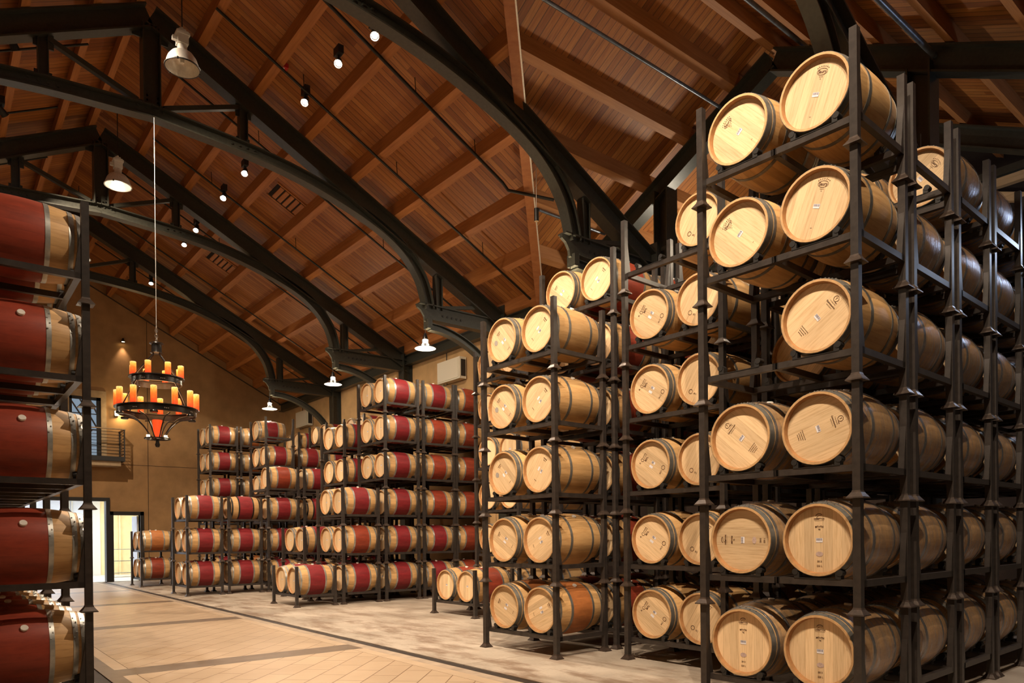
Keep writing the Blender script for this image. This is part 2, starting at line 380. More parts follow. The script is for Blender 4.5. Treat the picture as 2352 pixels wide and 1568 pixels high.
# ------------------------------------------------------------------ the room
Y0 = -7.0
def slab(pts, dz, m, mb):
    n = len(pts); top = [(x, y, z+dz) for x, y, z in pts]
    mb.poly(pts+top, [tuple(range(n)), tuple(range(2*n-1, n-1, -1))] + [(i, (i+1) % n, n+(i+1) % n, n+i) for i in range(n)], m)
def build_room():
    # floor: concrete both sides, tiled aisle, bands and drains in one level surface made of strips
    fl = MB()
    fl.box((LEFT_X-1, Y0, -0.12), (1.37, FAR_Y, 0), M['concrete'])
    fl.box((4.965, Y0, -0.12), (WING_END+1, FAR_Y, 0), M['concrete'])
    fl.box((1.37, Y0, -0.14), (1.52, FAR_Y, -0.012), M['drain'])
    fl.box((4.815, Y0, -0.14), (4.965, FAR_Y, -0.012), M['drain'])
    fl.box((4.66, Y0, -0.12), (4.815, FAR_Y, 0), M['curb'])
    fl.box((1.52, Y0, -0.12), (1.68, FAR_Y, 0), M['band'])
    ys = [Y0] + [v for t in TRUSS_Y[0:] for v in (t-0.24-0.16, t+0.24-0.16)] + [FAR_Y]
    for i in range(0, len(ys)-1, 2):
        a, b = ys[i], ys[i+1]
        fl.box((1.68, a, -0.12), (1.82, b, 0), M['tile_border']); fl.box((4.5, a, -0.12), (4.66, b, 0), M['tile_border'])
        fl.box((1.826, a, -0.12), (4.494, b, 0), M['tile'])
        fl.box((1.82, a, -0.12), (1.826, b, -0.003), M['joint']); fl.box((4.494, a, -0.12), (4.5, b, -0.003), M['joint'])
        if i+2 < len(ys): fl.box((1.68, b, -0.12), (4.66, ys[i+2], 0), M['band'])
    structure(build(fl, 'floor'))
    # ceiling: right slope with the notch of the wing, left slope, two wing slopes
    c = MB(); V = RIDGE_X + (RIDGE_Z-WING_Z)/SLOPE     # x where the wing ridge meets the roof
    ex = WALL_X+0.2; hw = ex-V
    rp = [(RIDGE_X, Y0), (RIDGE_X, FAR_Y), (ex, FAR_Y), (ex, WING_Y+hw), (V, WING_Y), (ex, WING_Y-hw), (ex, Y0)]
    # split so that each polygon is convex
    for poly in ([(RIDGE_X, WING_Y), (RIDGE_X, FAR_Y), (ex, FAR_Y), (ex, WING_Y+hw), (V, WING_Y)], [(RIDGE_X, Y0), (RIDGE_X, WING_Y), (V, WING_Y), (ex, WING_Y-hw), (ex, Y0)]):
        slab([(x, y, roof_z(x)) for x, y in poly], 0.12, M['plank_main'], c)
    lx = LEFT_X-0.2
    slab([(RIDGE_X, Y0, RIDGE_Z), (RIDGE_X, FAR_Y, RIDGE_Z), (lx, FAR_Y, roof_z(lx)), (lx, Y0, roof_z(lx))], 0.12, M['plank_main'], c)
    for sgn in (1, -1):
        slab([(V, WING_Y, WING_Z), (WING_END, WING_Y, WING_Z), (WING_END, WING_Y+sgn*hw, wing_z(WING_Y+hw)), (ex, WING_Y+sgn*hw, wing_z(WING_Y+hw))], 0.12, M['plank_wing'], c)
    ce = structure(build(c, 'ceiling'))
    # purlins
    for side in (1, -1):
        for i in range(9):
            u = -0.18 + 1.045*i if side == 1 else 1.045*i+0.86
            x = RIDGE_X + side*u
            if side == 1: x = 3.05+1.045*i-0.01
            if x < LEFT_X+0.3 or x > WALL_X-0.2: continue
            z = roof_z(x); y1 = FAR_Y-0.02; y0 = Y0
            if side == 1 and x > V: y0 = WING_Y + (x-V) + 0.05
            pm = MB(); sl = -SLOPE if x > RIDGE_X else SLOPE
            hwid = 0.065
            def bx(ya, yb):
                P_ = [(x-hwid, z-sl*hwid), (x+hwid, z+sl*hwid), (x+hwid, z+sl*hwid-0.27), (x-hwid, z-sl*hwid-0.27)]
                pm.poly([(a, ya, b) for a, b in P_]+[(a, yb, b) for a, b in P_], [(0,1,2,3),(7,6,5,4),(0,4,5,1),(1,5,6,2),(2,6,7,3),(3,7,4,0)], M['purlin'])
            bx(y0, y1)
            if side == 1 and x > V: bx(Y0, WING_Y-(x-V)-0.05)
            build(pm, 'purlin', ce)
    for sgn in (1, -1):
        for i in range(6):
            dy = 0.78 + 1.045*i
            y = WING_Y+sgn*dy
            if dy > hw-0.1: continue
            x0 = V+dy+0.05; z = wing_z(y); pm = MB(); sl = -SLOPE*sgn
            P_ = [(y-0.065, z-sl*0.065), (y+0.065, z+sl*0.065), (y+0.065, z+sl*0.065-0.27), (y-0.065, z-sl*0.065-0.27)]
            pm.poly([(x0, a, b) for a, b in P_]+[(WING_END, a, b) for a, b in P_], [(0,1,2,3),(7,6,5,4),(0,4,5,1),(1,5,6,2),(2,6,7,3),(3,7,4,0)], M['purlin_wing'])
            build(pm, 'purlin', ce)
    pm = MB(); pm.box((V+0.1, WING_Y-0.07, WING_Z-0.30), (WING_END, WING_Y+0.07, WING_Z-0.02), M['purlin_wing']); build(pm, 'ridge_beam', ce)
    # valley beams, wood with a light metal flashing strip
    for sgn in (1, -1):
        a = Vector((V, WING_Y, WING_Z-0.17)); b = Vector((ex, WING_Y+sgn*hw, wing_z(WING_Y+hw)-0.17))
        vm = MB(); t = (b-a).normalized(); side = t.cross(Vector((0, 0, 1))).normalized(); up = side.cross(t)
        def bar(a, b, w_, h_, off, m):
            P_ = []
            for p in (a, b):
                for s1, s2 in ((-1,-1),(1,-1),(1,1),(-1,1)): P_.append(p+off+side*w_*s1+up*h_*s2)
            vm.poly(P_, [(0,3,2,1),(4,5,6,7),(0,1,5,4),(1,2,6,5),(2,3,7,6),(3,0,4,7)], m)
        bar(a, b, 0.085, 0.16, Vector((0, 0, 0)), M['valley'])
        build(vm, 'valley_beam', ce)
        vm = MB(); bar(a, b, 0.012, 0.02, side*(0.098 if sgn > 0 else -0.098)-up*0.14, M['alu']); build(vm, 'valley_conduit', ce)
    # skylight vents between purlins
    for k, yv in enumerate((16.97, 22.0)):
        vb = MB(); xs = (6.48, 7.12)
        def rz(x, d): return roof_z(x)-d
        def plate(x0, x1, ya, yb, d0, d1, m):
            vb.poly([(x0,ya,rz(x0,d0)),(x1,ya,rz(x1,d0)),(x1,yb,rz(x1,d0)),(x0,yb,rz(x0,d0)),(x0,ya,rz(x0,d1)),(x1,ya,rz(x1,d1)),(x1,yb,rz(x1,d1)),(x0,yb,rz(x0,d1))],
                    [(0,3,2,1),(4,5,6,7),(0,1,5,4),(1,2,6,5),(2,3,7,6),(3,0,4,7)], m)
        plate(xs[0], xs[1], yv-0.34, yv+0.34, 0.002, 0.014, M['vent_dark'])  # dark plate paints the shade of the opening behind the slats
        bk = build(vb, 'vent_shade_plate', ce)
        for i in range(5):
            vb = MB(); x = xs[0]+0.07+0.125*i; plate(x, x+0.085, yv-0.30, yv+0.27, 0.015, 0.035, M['purlin']); build(vb, 'vent_slat', ce)
        vb = MB()
        for ya, yb in ((yv-0.37, yv-0.33), (yv+0.33, yv+0.37)): plate(xs[0]-0.03, xs[1]+0.03, ya, yb, 0.0, 0.03, M['purlin'])
        build(vb, 'vent_frame', ce)
    # walls
    wr = MB(); wr.box((WALL_X, 13.15, 0), (WALL_X+0.25, FAR_Y, roof_z(WALL_X)-0.02), M['wall'])
    for y in (22.0, 27.0, 15.0):
        wr.box((WALL_X-0.004, y, 0), (WALL_X, y+0.012, 6.9), M['joint'])
    structure(build(wr, 'wall_right'))
    wl = MB(); wl.box((LEFT_X-0.25, Y0, 0), (LEFT_X, FAR_Y, roof_z(LEFT_X)-0.02), M['wall']); structure(build(wl, 'wall_left'))
    ww = MB(); ww.box((WALL_X+0.25, 13.15, 0), (WING_END, 13.4, wing_z(13.15)-0.02), M['dark_wall']); structure(build(ww, 'wall_wing_far'))
    we = MB(); we.box((WING_END, 0.4, 0), (WING_END+0.25, 13.4, 6.3), M['dark_wall'])
    we.poly([(WING_END, 0.85, 6.3), (WING_END, 13.15, 6.3), (WING_END, 13.15, wing_z(13.15)), (WING_END, WING_Y, WING_Z), (WING_END, 0.85, wing_z(0.85))], [(0,1,2,3,4)], M['vent_dark'])
    structure(build(we, 'wall_wing_end'))
    # far gable wall, with door openings and the upper window opening
    gw = MB(); t = 0.25; D1 = (0.9, 4.98, 2.92); D2 = (5.2, 6.08, 2.42); W = (3.86, 4.84, 4.36, 6.62)
    def blk(x0, x1, z0, z1): gw.box((x0, FAR_Y, z0), (x1, FAR_Y+t, z1), M['wall_far'])
    blk(LEFT_X, D1[0], 0, 7.2); blk(D1[0], W[0], D1[2], 7.2); blk(W[0], W[1], D1[2], W[2]); blk(W[0], W[1], W[3], 7.2)
    blk(W[1], D1[1], D1[2], 7.2); blk(D1[1], D2[0], 0, 7.2); blk(D2[0], D2[1], D2[2], 7.2); blk(D2[1], WALL_X, 0, 7.2)
    gt = [(LEFT_X, 7.2), (WALL_X, 7.2), (WALL_X, roof_z(WALL_X)), (RIDGE_X, RIDGE_Z), (LEFT_X, roof_z(LEFT_X))]
    gw.poly([(x, FAR_Y, z) for x, z in gt]+[(x, FAR_Y+t, z) for x, z in gt], [(0,1,2,3,4),(9,8,7,6,5)]+[(i, (i+1) % 5, 5+(i+1) % 5, 5+i) for i in range(5)], M['wall_far'])
    for x in (6.36,): gw.box((x, FAR_Y-0.006, 0), (x+0.018, FAR_Y, roof_z(x)-0.3), M['joint'])
    gw.box((2.0, FAR_Y-0.006, 4.26), (WALL_X, FAR_Y, 4.275), M['joint'])
    structure(build(gw, 'wall_far'))
    # black roof-edge trim on the gable
    tr = MB()
    tr.sweep([(RIDGE_X, FAR_Y-0.03, RIDGE_Z-0.30), (WALL_X, FAR_Y-0.03, roof_z(WALL_X)-0.30)], R_prof(0.05, 0.03), (0, 1, 0), M['joint']); structure(build(tr, 'trim_1'))
    # doors
    d = MB(); x0, x1, h = D1
    d.box((x0, FAR_Y-0.06, 0), (x0+0.1, FAR_Y+0.3, h), M['black']); d.box((x1-0.02, FAR_Y-0.08, 0), (x1+0.10, FAR_Y+0.3, h+0.12), M['black']); d.box((x0, FAR_Y-0.06, h), (x1, FAR_Y+0.3, h+0.12), M['black'])
    structure(build(d, 'door_1'))
    d = MB(); x0, x1, h = D2
    d.box((x0-0.12, FAR_Y-0.05, 0), (x0, FAR_Y+0.3, h+0.13), M['black']); d.box((x1, FAR_Y-0.05, 0), (x1+0.12, FAR_Y+0.3, h+0.13), M['black']); d.box((x0-0.12, FAR_Y-0.05, h), (x1+0.12, FAR_Y+0.3, h+0.13), M['black'])
    dd = structure(build(d, 'door_2'))
    lf = MB(); lf.box((x1-0.05, FAR_Y+0.3, 0.02), (x1-0.005, FAR_Y+1.15, h-0.02), M['pale_blue']); lfo = build(lf, 'door_leaf', dd)
    hn = MB(); hn.tube([(x1-0.06, FAR_Y+1.02, 1.0), (x1-0.12, FAR_Y+1.02, 1.0), (x1-0.12, FAR_Y+0.9, 1.0)], 0.012, M['black']); build(hn, 'door_handle', lfo)
    # upper french window with casing
    wn = MB(); x0, x1, z0, z1 = W
    for a, b in (((x0-0.17, z0), (x0, z1)), ((x1, z0), (x1+0.17, z1)), ((x0-0.17, z1), (x1+0.17, z1+0.24))):
        wn.box((a[0], FAR_Y-0.04, a[1]), (b[0], FAR_Y+0.02, b[1]), M['trimwood'])
    wi = structure(build(wn, 'window_1'))
    fr = MB()
    fr.box((x0, FAR_Y+0.03, z0), (x0+0.09, FAR_Y+0.1, z1), M['black']); fr.box((x1-0.13, FAR_Y+0.03, z0), (x1, FAR_Y+0.1, z1), M['black'])
    fr.box((x0, FAR_Y+0.03, z1-0.1), (x1, FAR_Y+0.1, z1), M['black']); fr.box((x0, FAR_Y+0.03, z0), (x1, FAR_Y+0.1, z0+0.2), M['black'])
    fr.box(((x0+x1)/2-0.09, FAR_Y+0.03, z0), ((x0+x1)/2+0.09, FAR_Y+0.1, z1), M['black'])
    for i in range(1, 4): fr.box((x0, FAR_Y+0.04, z0+i*0.55), (x1, FAR_Y+0.08, z0+i*0.55+0.03), M['black'])
    build(fr, 'window_frame', wi)
    gl = MB(); gl.box((x0, FAR_Y+0.05, z0), (x1, FAR_Y+0.056, z1), M['glass']); build(gl, 'window_pane', wi)
    sk = MB(); sk.box((x0-1.0, FAR_Y+2.0, z0), (x1+1.0, FAR_Y+2.05, z1+0.6), M['window_glow'])  # glowing sheet paints the grey-blue light beyond the pane
    for k in range(4): sk.sweep([(x0-0.3+0.35*k, FAR_Y+1.7, z1+0.5), (x0+0.7+0.25*k, FAR_Y+1.7, z1-1.0)], R_prof(0.05, 0.05), (0, 1, 0), M['pale_blue'])
    structure(build(sk, 'glow_beyond_window'))
    # dark eave beam on the right wall (steel), one per bay side
    eb = MB(); eb.sweep([(WALL_X-0.16, 13.3, 6.93), (WALL_X-0.16, FAR_Y, 6.93)], I_prof(0.2, 0.3), (1, 0, 0), M['steel'])
    tag(build(eb, 'eave_beam'), 'dark steel eave beam running along the top of the tan right wall', 'beam')
build_room()

# ------------------------------------------------------------------ steel trusses
def spline(pts, n=8):
    out = []; P_ = [Vector(p) for p in pts]; P_ = [P_[0]*2-P_[1]]+P_+[P_[-1]*2-P_[-2]]
    for i in range(1, len(P_)-2):
        for k in range(n):
            t = k/n; a, b, c, d = P_[i-1:i+3]
            out.append(0.5*((2*b)+(c-a)*t+(2*a-5*b+4*c-d)*t*t+(3*b-a-3*c+d)*t**3))
    out.append(P_[-2]); return out
CH_TOP = RIDGE_Z-0.31
def build_truss(y, label, right=True):
    t = empty('steel_truss', (RIDGE_X, y, 0)); tag(t, label, 'truss', 'arched steel roof trusses')
    def P3(u, z): return (u, 0, z)
    for sgn in (1, -1):
        m = MB(); zc = CH_TOP-0.20
        ue = 8.15
        m.sweep([P3(0, zc), P3(sgn*ue, zc-SLOPE*ue)], I_prof(0.26, 0.40, 0.03, 0.02), (0, 1, 0), M['steel'])
        build(m, 'top_chord', t)
        # arched lower rib: centre line
        low = [(0, 9.32), (1.7, 9.20), (2.9, 9.02), (3.96, 8.73), (4.8, 8.40), (5.35, 8.02), (5.72, 7.55), (5.88, 7.1), (5.92, 6.86)]
        pts = spline([P3(sgn*a, b) for a, b in low], 6)
        m = MB(); m.sweep(pts, I_prof(0.22, 0.235, 0.025, 0.02), (0, 1, 0), M['steel']); build(m, 'arched_rib', t, 40)
        # web posts
        m = MB(); m.sweep([P3(sgn*1.66, 9.30), P3(sgn*1.66, CH_TOP-0.42-SLOPE*1.6)], I_prof(0.16, 0.16, 0.015, 0.02), (0, 1, 0), M['steel'])
        m.box((sgn*1.66-0.13, -0.012, 9.24), (sgn*1.66+0.13, 0.012, 9.42), M['steel']); m.box((sgn*1.66-0.14, -0.012, CH_TOP-0.62-SLOPE*1.6), (sgn*1.66+0.16, 0.012, CH_TOP-0.36-SLOPE*1.6), M['steel'])
        build(m, 'web_post', t)
        m = MB(); m.sweep([P3(sgn*6.2, 6.88), P3(sgn*6.2, CH_TOP-0.4-SLOPE*6.2)], I_prof(0.17, 0.18, 0.015, 0.02), (0, 1, 0), M['steel']); build(m, 'web_post', t)
        # diagonals
        m = MB(); m.sweep([P3(sgn*0.22, 9.46), P3(sgn*1.6, CH_TOP-0.44-SLOPE*1.6)], R_prof(0.10, 0.085), (0, 1, 0), M['steel']); build(m, 'diagonal_strut', t)
        m = MB(); m.sweep([P3(sgn*6.32, 6.96), P3(sgn*7.25, CH_TOP-0.42-SLOPE*7.25)], R_prof(0.09, 0.075), (0, 1, 0), M['steel']); build(m, 'diagonal_strut', t)
        # bracket beam with carved corbel end
        if not right and sgn > 0: pass
        m = MB(); xe = (WALL_X-RIDGE_X-0.16)
        prof = [(5.62, 6.92), (5.70, 6.95), (xe, 6.95), (xe, 6.62), (6.0, 6.62), (5.92, 6.55), (5.82, 6.57), (5.80, 6.68), (5.72, 6.80), (5.62, 6.86)]
        n = len(prof)
        m.poly([(sgn*a, -0.03, b) for a, b in prof]+[(sgn*a, 0.03, b) for a, b in prof], [tuple(range(n)), tuple(range(2*n-1, n-1, -1))]+[(i, (i+1) % n, n+(i+1) % n, n+i) for i in range(n)], M['steel'])
        x0_, x1_ = sorted((sgn*5.65, sgn*xe))
        m.box((x0_, -0.11, 6.93), (x1_, 0.11, 6.96), M['steel'])
        x0_, x1_ = sorted((sgn*5.98, sgn*xe)); m.box((x0_, -0.11, 6.60), (x1_, 0.11, 6.63), M['steel'])
        for k in range(5): m.lathe([(0.0001, -0.05), (0.028, -0.05), (0.028, 0.05), (0.0001, 0.05)], M['black'], 8, 'Y', (sgn*(6.32+0.13*k), 0, 6.76))
        build(m, 'bracket_beam', t)
        m = MB(); m.box((min(sgn*5.86, sgn*5.98), -0.10, 6.40), (max(sgn*5.86, sgn*5.98), 0.10, 6.62), M['steel']); build(m, 'corbel_block', t)
        br = spline([P3(sgn*a, b) for a, b in ((5.95, 6.45), (6.35, 6.42), (6.85, 6.28), (7.35, 6.02), (7.75, 5.68), (8.0, 5.3), (8.12, 4.95))], 5)
        m = MB(); m.sweep(br, I_prof(0.18, 0.17, 0.02, 0.02), (0, 1, 0), M['steel']); build(m, 'arch_brace', t, 40)
        m = MB(); m.sweep([P3(sgn*(xe), 0), P3(sgn*(xe), 7.35)], I_prof(0.30, 0.32, 0.025, 0.03), (0, 1, 0), M['steel']); build(m, 'column', t)
    m = MB(); m.sweep([P3(0, 9.40), P3(0, CH_TOP-0.38)], I_prof(0.28, 0.30, 0.02, 0.03), (0, 1, 0), M['steel'])
    m.box((-0.30, -0.012, CH_TOP-0.62), (0.30, 0.012, CH_TOP-0.30), M['steel'])
    for k in range(4):
        for s_ in (-1, 1):
            for z in (9.46, 9.54): m.lathe([(0.0001, -0.15), (0.018, -0.15), (0.018, -0.135), (0.0001, -0.135)], M['steel'], 6, 'Y', (s_*0.09, 0.0, z+0.0*k))
    build(m, 'king_post', t)
    # gusset plates with bolts along the rib
    m = MB()
    for u in (0, 1.66, -1.66):
        m.box((u-0.30, -0.014, 9.30 if u == 0 else 9.18), (u+0.30, 0.014, 9.50 if u == 0 else 9.34), M['steel'])
        for k in range(4): m.lathe([(0.0001, -0.035), (0.02, -0.035), (0.02, 0.035), (0.0001, 0.035)], M['steel'], 6, 'Y', (u-0.22+0.145*k, 0, 9.38 if u == 0 else 9.24))
    build(m, 'gusset_plate', t)
    return t
TL = ['dark steel roof truss just behind the viewer, its legs beside the nearest racks',
      'dark steel roof truss crossing the top right corner above the tallest rack stack',
      'large dark arched steel truss landing on its bracket behind the third rack row',
      'dark arched steel truss above the chandelier, landing left of the third rack row',
      'dark arched steel truss landing on a column behind the tall red-banded stack',
      'farthest dark arched steel truss, landing right of the far ochre wall']
for i, y in enumerate(TRUSS_Y):
    if i == 0: continue
    build_truss(y, TL[i])

def build_wing_frames():
    for k, (x, lab) in enumerate(((WALL_X+0.12, 'dark steel gable frame across the opening of the side wing'), (15.3, 'second dark steel gable frame deep inside the side wing'))):
        t = empty('gable_frame', (x, WING_Y, 0)); tag(t, lab, 'steel frame', 'side wing frames')
        for sgn in (1, -1):
            zc = WING_Z-0.31-0.20; ue = 6.0
            m = MB(); m.sweep([(0, 0, zc), (0, sgn*ue, zc-SLOPE*ue)], I_prof(0.26, 0.38, 0.03, 0.02), (1, 0, 0), M['steel']); build(m, 'rafter', t)
            if k == 0:
                yc = sgn*2.45; m = MB(); m.sweep([(0.02, yc, 0), (0.02, yc, zc-0.1-SLOPE*2.45)], I_prof(0.34, 0.34, 0.025, 0.03), (1, 0, 0), M['steel']); build(m, 'column', t)
        if k == 1:
            m = MB(); m.sweep([(0, -6, 8.1), (0, 4, 8.1)], R_prof(0.1, 0.14), (1, 0, 0), M['steel']); build(m, 'tie_beam', t)
    for (ya, za), (yb, zb), lab in (((1.5, 8.66), (5.5, 8.66), 'upper pale raw timber rail on the wing end wall'), ((2.5, 7.35), (5.4, 8.47), 'sloping lower pale raw timber rail on the wing end wall')):
        m = MB(); m.sweep([(WING_END-0.09, ya, za), (WING_END-0.09, yb, zb)], R_prof(0.14, 0.17), (1, 0, 0), M['raw_timber']); tag(build(m, 'timber_rail'), lab, 'timber')
build_wing_frames()

# ------------------------------------------------------------------ pipes under the roof
def build_pipes():
    def add(path, r, m, label, hangers=()):
        p = empty('sprinkler_pipe', path[0]); tag(p, label, 'pipe'); o = Vector(path[0])
        mb = MB(); mb.tube([Vector(q)-o for q in path], r, m, 8); build(mb, 'pipe_run', p, 50)
        for h in hangers:
            mb = MB(); hv = Vector(h)-o; mb.tube([hv, hv+Vector((0, 0.03, 0.3))], 0.008, m, 5); build(mb, 'pipe_hanger', p)
    def sl(y, x0, x1, d=0.33):
        n = 3; return [(x0, y, roof_z(x0)-d), (x1, y, roof_z(x1)-d)]
    def hang(y, xs, d=0.33): return [(x, y, roof_z(x)-d) for x in xs]
    add(sl(13.05, 4.0, 11.2), 0.026, M['pipe_black'], 'black sprinkler pipe on the roof slope, just this side of the chandelier truss', hang(13.05, (5.6, 7.6, 9.8)))
    add(sl(11.0, 3.6, 8.75)+[(8.85, 10.95, roof_z(8.85)-0.42), (9.45, 10.3, 8.02), (9.5, 10.25, 8.25)], 0.03, M['pipe_black'], 'black sprinkler pipe with elbow ending near the valley beam', hang(11.0, (5.1, 6.8, 8.1)))
    add(sl(15.45, 3.9, 11.2), 0.024, M['pipe_black'], 'black sprinkler pipe on the roof slope just past the chandelier truss', hang(15.45, (5.6, 8.6)))
    add(sl(18.1, 4.1, 11.2), 0.024, M['pipe_black'], 'black sprinkler pipe on the slope just before the third truss back', hang(18.1, (5.4, 7.5, 9.4)))
    add(sl(20.5, 3.9, 11.2), 0.022, M['pipe_black'], 'black sprinkler pipe on the slope just past the third truss back', hang(20.5, (6.3,)))
    add(sl(23.2, 3.9, 11.2), 0.022, M['pipe_black'], 'black sprinkler pipe on the slope just before the farthest truss', hang(23.2, (7.3,)))
    add(sl(25.6, 4.1, 11.2), 0.02, M['pipe_black'], 'black sprinkler pipe on the roof slope nearest the far wall', ())
    for y, a, b, nm in ((15.45, -2.2, 2.4, 'beyond the chandelier truss'), (17.9, -2.2, 2.2, 'near the second hanging lamp'), (20.5, -2.0, 2.3, 'beyond the third truss'), (12.9, -2.2, 2.4, 'near the first hanging lamp')):
        add([(a, y, roof_z(a)-0.33), (b, y, roof_z(b)-0.33)], 0.022, M['pipe_black'], 'black pipe on the left roof slope '+nm, ())
    add([(6.9, 7.95, 9.46), (11.55, 7.95, 9.46)], 0.03, M['pipe_grey'], 'long grey pipe crossing the wing ceiling boards', ())
    add([(8.0, 6.5, 10.0), (12.6, 6.5, 10.0)], 0.04, M['pipe_grey'], 'grey pipe under the wing ridge behind the topmost barrels', ())
    add([(7.5, 4.35, 8.62), (11.7, 4.35, 8.62)], 0.045, M['pipe_grey'], 'thick grey pipe in the top right corner', ())
    add([(9.6, 10.9, 8.08), (11.5, 10.9, 8.08)], 0.028, M['pipe_grey'], 'short grey pipe below the third wing purlin', ())
build_pipes()

# ------------------------------------------------------------------ barrels
BL, RH, RB = 0.465, 0.292, 0.345
def br_r(x): return RB-(RB-RH)*(abs(x)/BL)**2.0
def barrel_meshes():
    D = {}
    for nm in ('body', 'body_red', 'body_rust', 'body_wine', 'body_orange'):
        m = MB(); xs = [-BL+2*BL*i/18 for i in range(19)]
        prof = [(0.264, -BL+0.049), (0.270, -BL+0.012), (0.274, -BL), (RH, -BL)] + [(br_r(x), x) for x in xs[1:-1]] + [(RH, BL), (0.274, BL), (0.270, BL-0.012), (0.264, BL-0.049)]
        ms = [M['croze'], M['croze'], M['rim']] + [M[nm]]*(len(prof)-6) + [M['rim'], M['croze'], M['croze']]
        m.lathe(prof, ms[:len(prof)-1]+[M[nm]], 40, 'X'); D[nm] = m.mesh('staves_'+nm, 40)
    m = MB(); m.lathe([(0.0001, -0.009), (0.267, -0.009), (0.267, 0.009), (0.0001, 0.009)], M['head'], 40, 'X'); D['head'] = m.mesh('head', 40)
    for hn, hm in (('hoop', M['hoop']), ('hoop_dark', M['hoop_dark']), ('hoop_black', M['hoop_black'])):
        tight = hn == 'hoop_dark'
        for key, (x0, x1) in {'end': (BL-0.058, BL-0.004) if tight else (BL-0.048, BL-0.005), 'quarter': (BL-0.102, BL-0.072) if tight else (BL-0.110, BL-0.070), 'bilge': (0.177, 0.215)}.items():
            m = MB(); t = 0.0035
            a, b = br_r(x0), br_r(x1)
            m.lathe([(a+0.0006, x0), (a+t, x0), (b+t, x1), (b+0.0006, x1)], hm, 40, 'X', close=True)
            for q in range(5):
                an = PI/2+0.16*(q-2); xm = (x0+x1)/2+(0.009 if q % 2 else -0.009); rr = br_r(xm)+t+0.001
                c = Vector((xm, rr*math.cos(an), rr*math.sin(an))); m.box(c-Vector((0.005, 0.005, 0.005)), c+Vector((0.005, 0.005, 0.004)), hm)
            D[hn+key] = m.mesh('hoop', 40)
    m = MB(); m.lathe([(0.0001, 0.022), (0.027, 0.022), (0.031, 0.015), (0.027, -0.006), (0.0001, -0.006)], M['bung'], 14); D['bung'] = m.mesh('bung', 40)
    m = MB(); xs = [-0.40+0.80*i/16 for i in range(17)]
    m.lathe([(br_r(x)+0.009+0.003*math.sin(9*x+1), x) for x in xs], M['wrap'], 36, 'X'); D['wrap'] = m.mesh('stretch_wrap', 60)
    return D
BM = barrel_meshes()

def text_pts(txt, size, mb, x, y, rot=0.0, m=None, bold=0.0):
    """letters as flat polygons on the head plane (viewer's right = -Y, up = +Z)"""
    cu = bpy.data.curves.new('t', 'FONT'); cu.body = txt; cu.size = size; cu.align_x = 'CENTER'; cu.align_y = 'CENTER'; cu.resolution_u = 2; cu.offset = bold
    ob = bpy.data.objects.new('t', cu); COL.objects.link(ob)
    dg = bpy.context.evaluated_depsgraph_get(); me = bpy.data.meshes.new_from_object(ob.evaluated_get(dg))
    c, s = math.cos(rot), math.sin(rot)
    pts = [(-0.0004, -(x+c*v.co.x-s*v.co.y), y+s*v.co.x+c*v.co.y) for v in me.vertices]
    mb.poly(pts, [tuple(p.vertices) for p in me.polygons], m or M['ink'])
    bpy.data.objects.remove(ob); bpy.data.curves.remove(cu); bpy.data.meshes.remove(me)
def ring(mb, cx, cy, rx, ry, w_, m, rot=0, seg=28, a0=0, a1=2*PI):
    P_ = []
    full = abs(a1-a0-2*PI) < 1e-6
    for i in range(seg+1):
        a = a0+(a1-a0)*i/seg
        for k in (0, w_):
            u, v = (rx-k)*math.cos(a), (ry-k)*math.sin(a); P_.append((-0.0004, -(cx+u*math.cos(rot)-v*math.sin(rot)), cy+u*math.sin(rot)+v*math.cos(rot)))
    mb.poly(P_, [(2*i, 2*i+1, 2*i+3, 2*i+2) for i in range(seg)], m)
def rectm(mb, x0, y0, x1, y1, m, d=-0.0004): mb.poly([(d, -x0, y0), (d, -x1, y0), (d, -x1, y1), (d, -x0, y1)], [(0, 1, 2, 3)], m)
def dashes(mb, cx, cy, w_, n, h=0.006, seed=1):
    r = random.Random(seed); x = cx-w_/2
    for k in range(n):
        l = w_/n*0.6; rectm(mb, x, cy-h/2, x+l, cy+h/2, M['ink']); x += w_/n
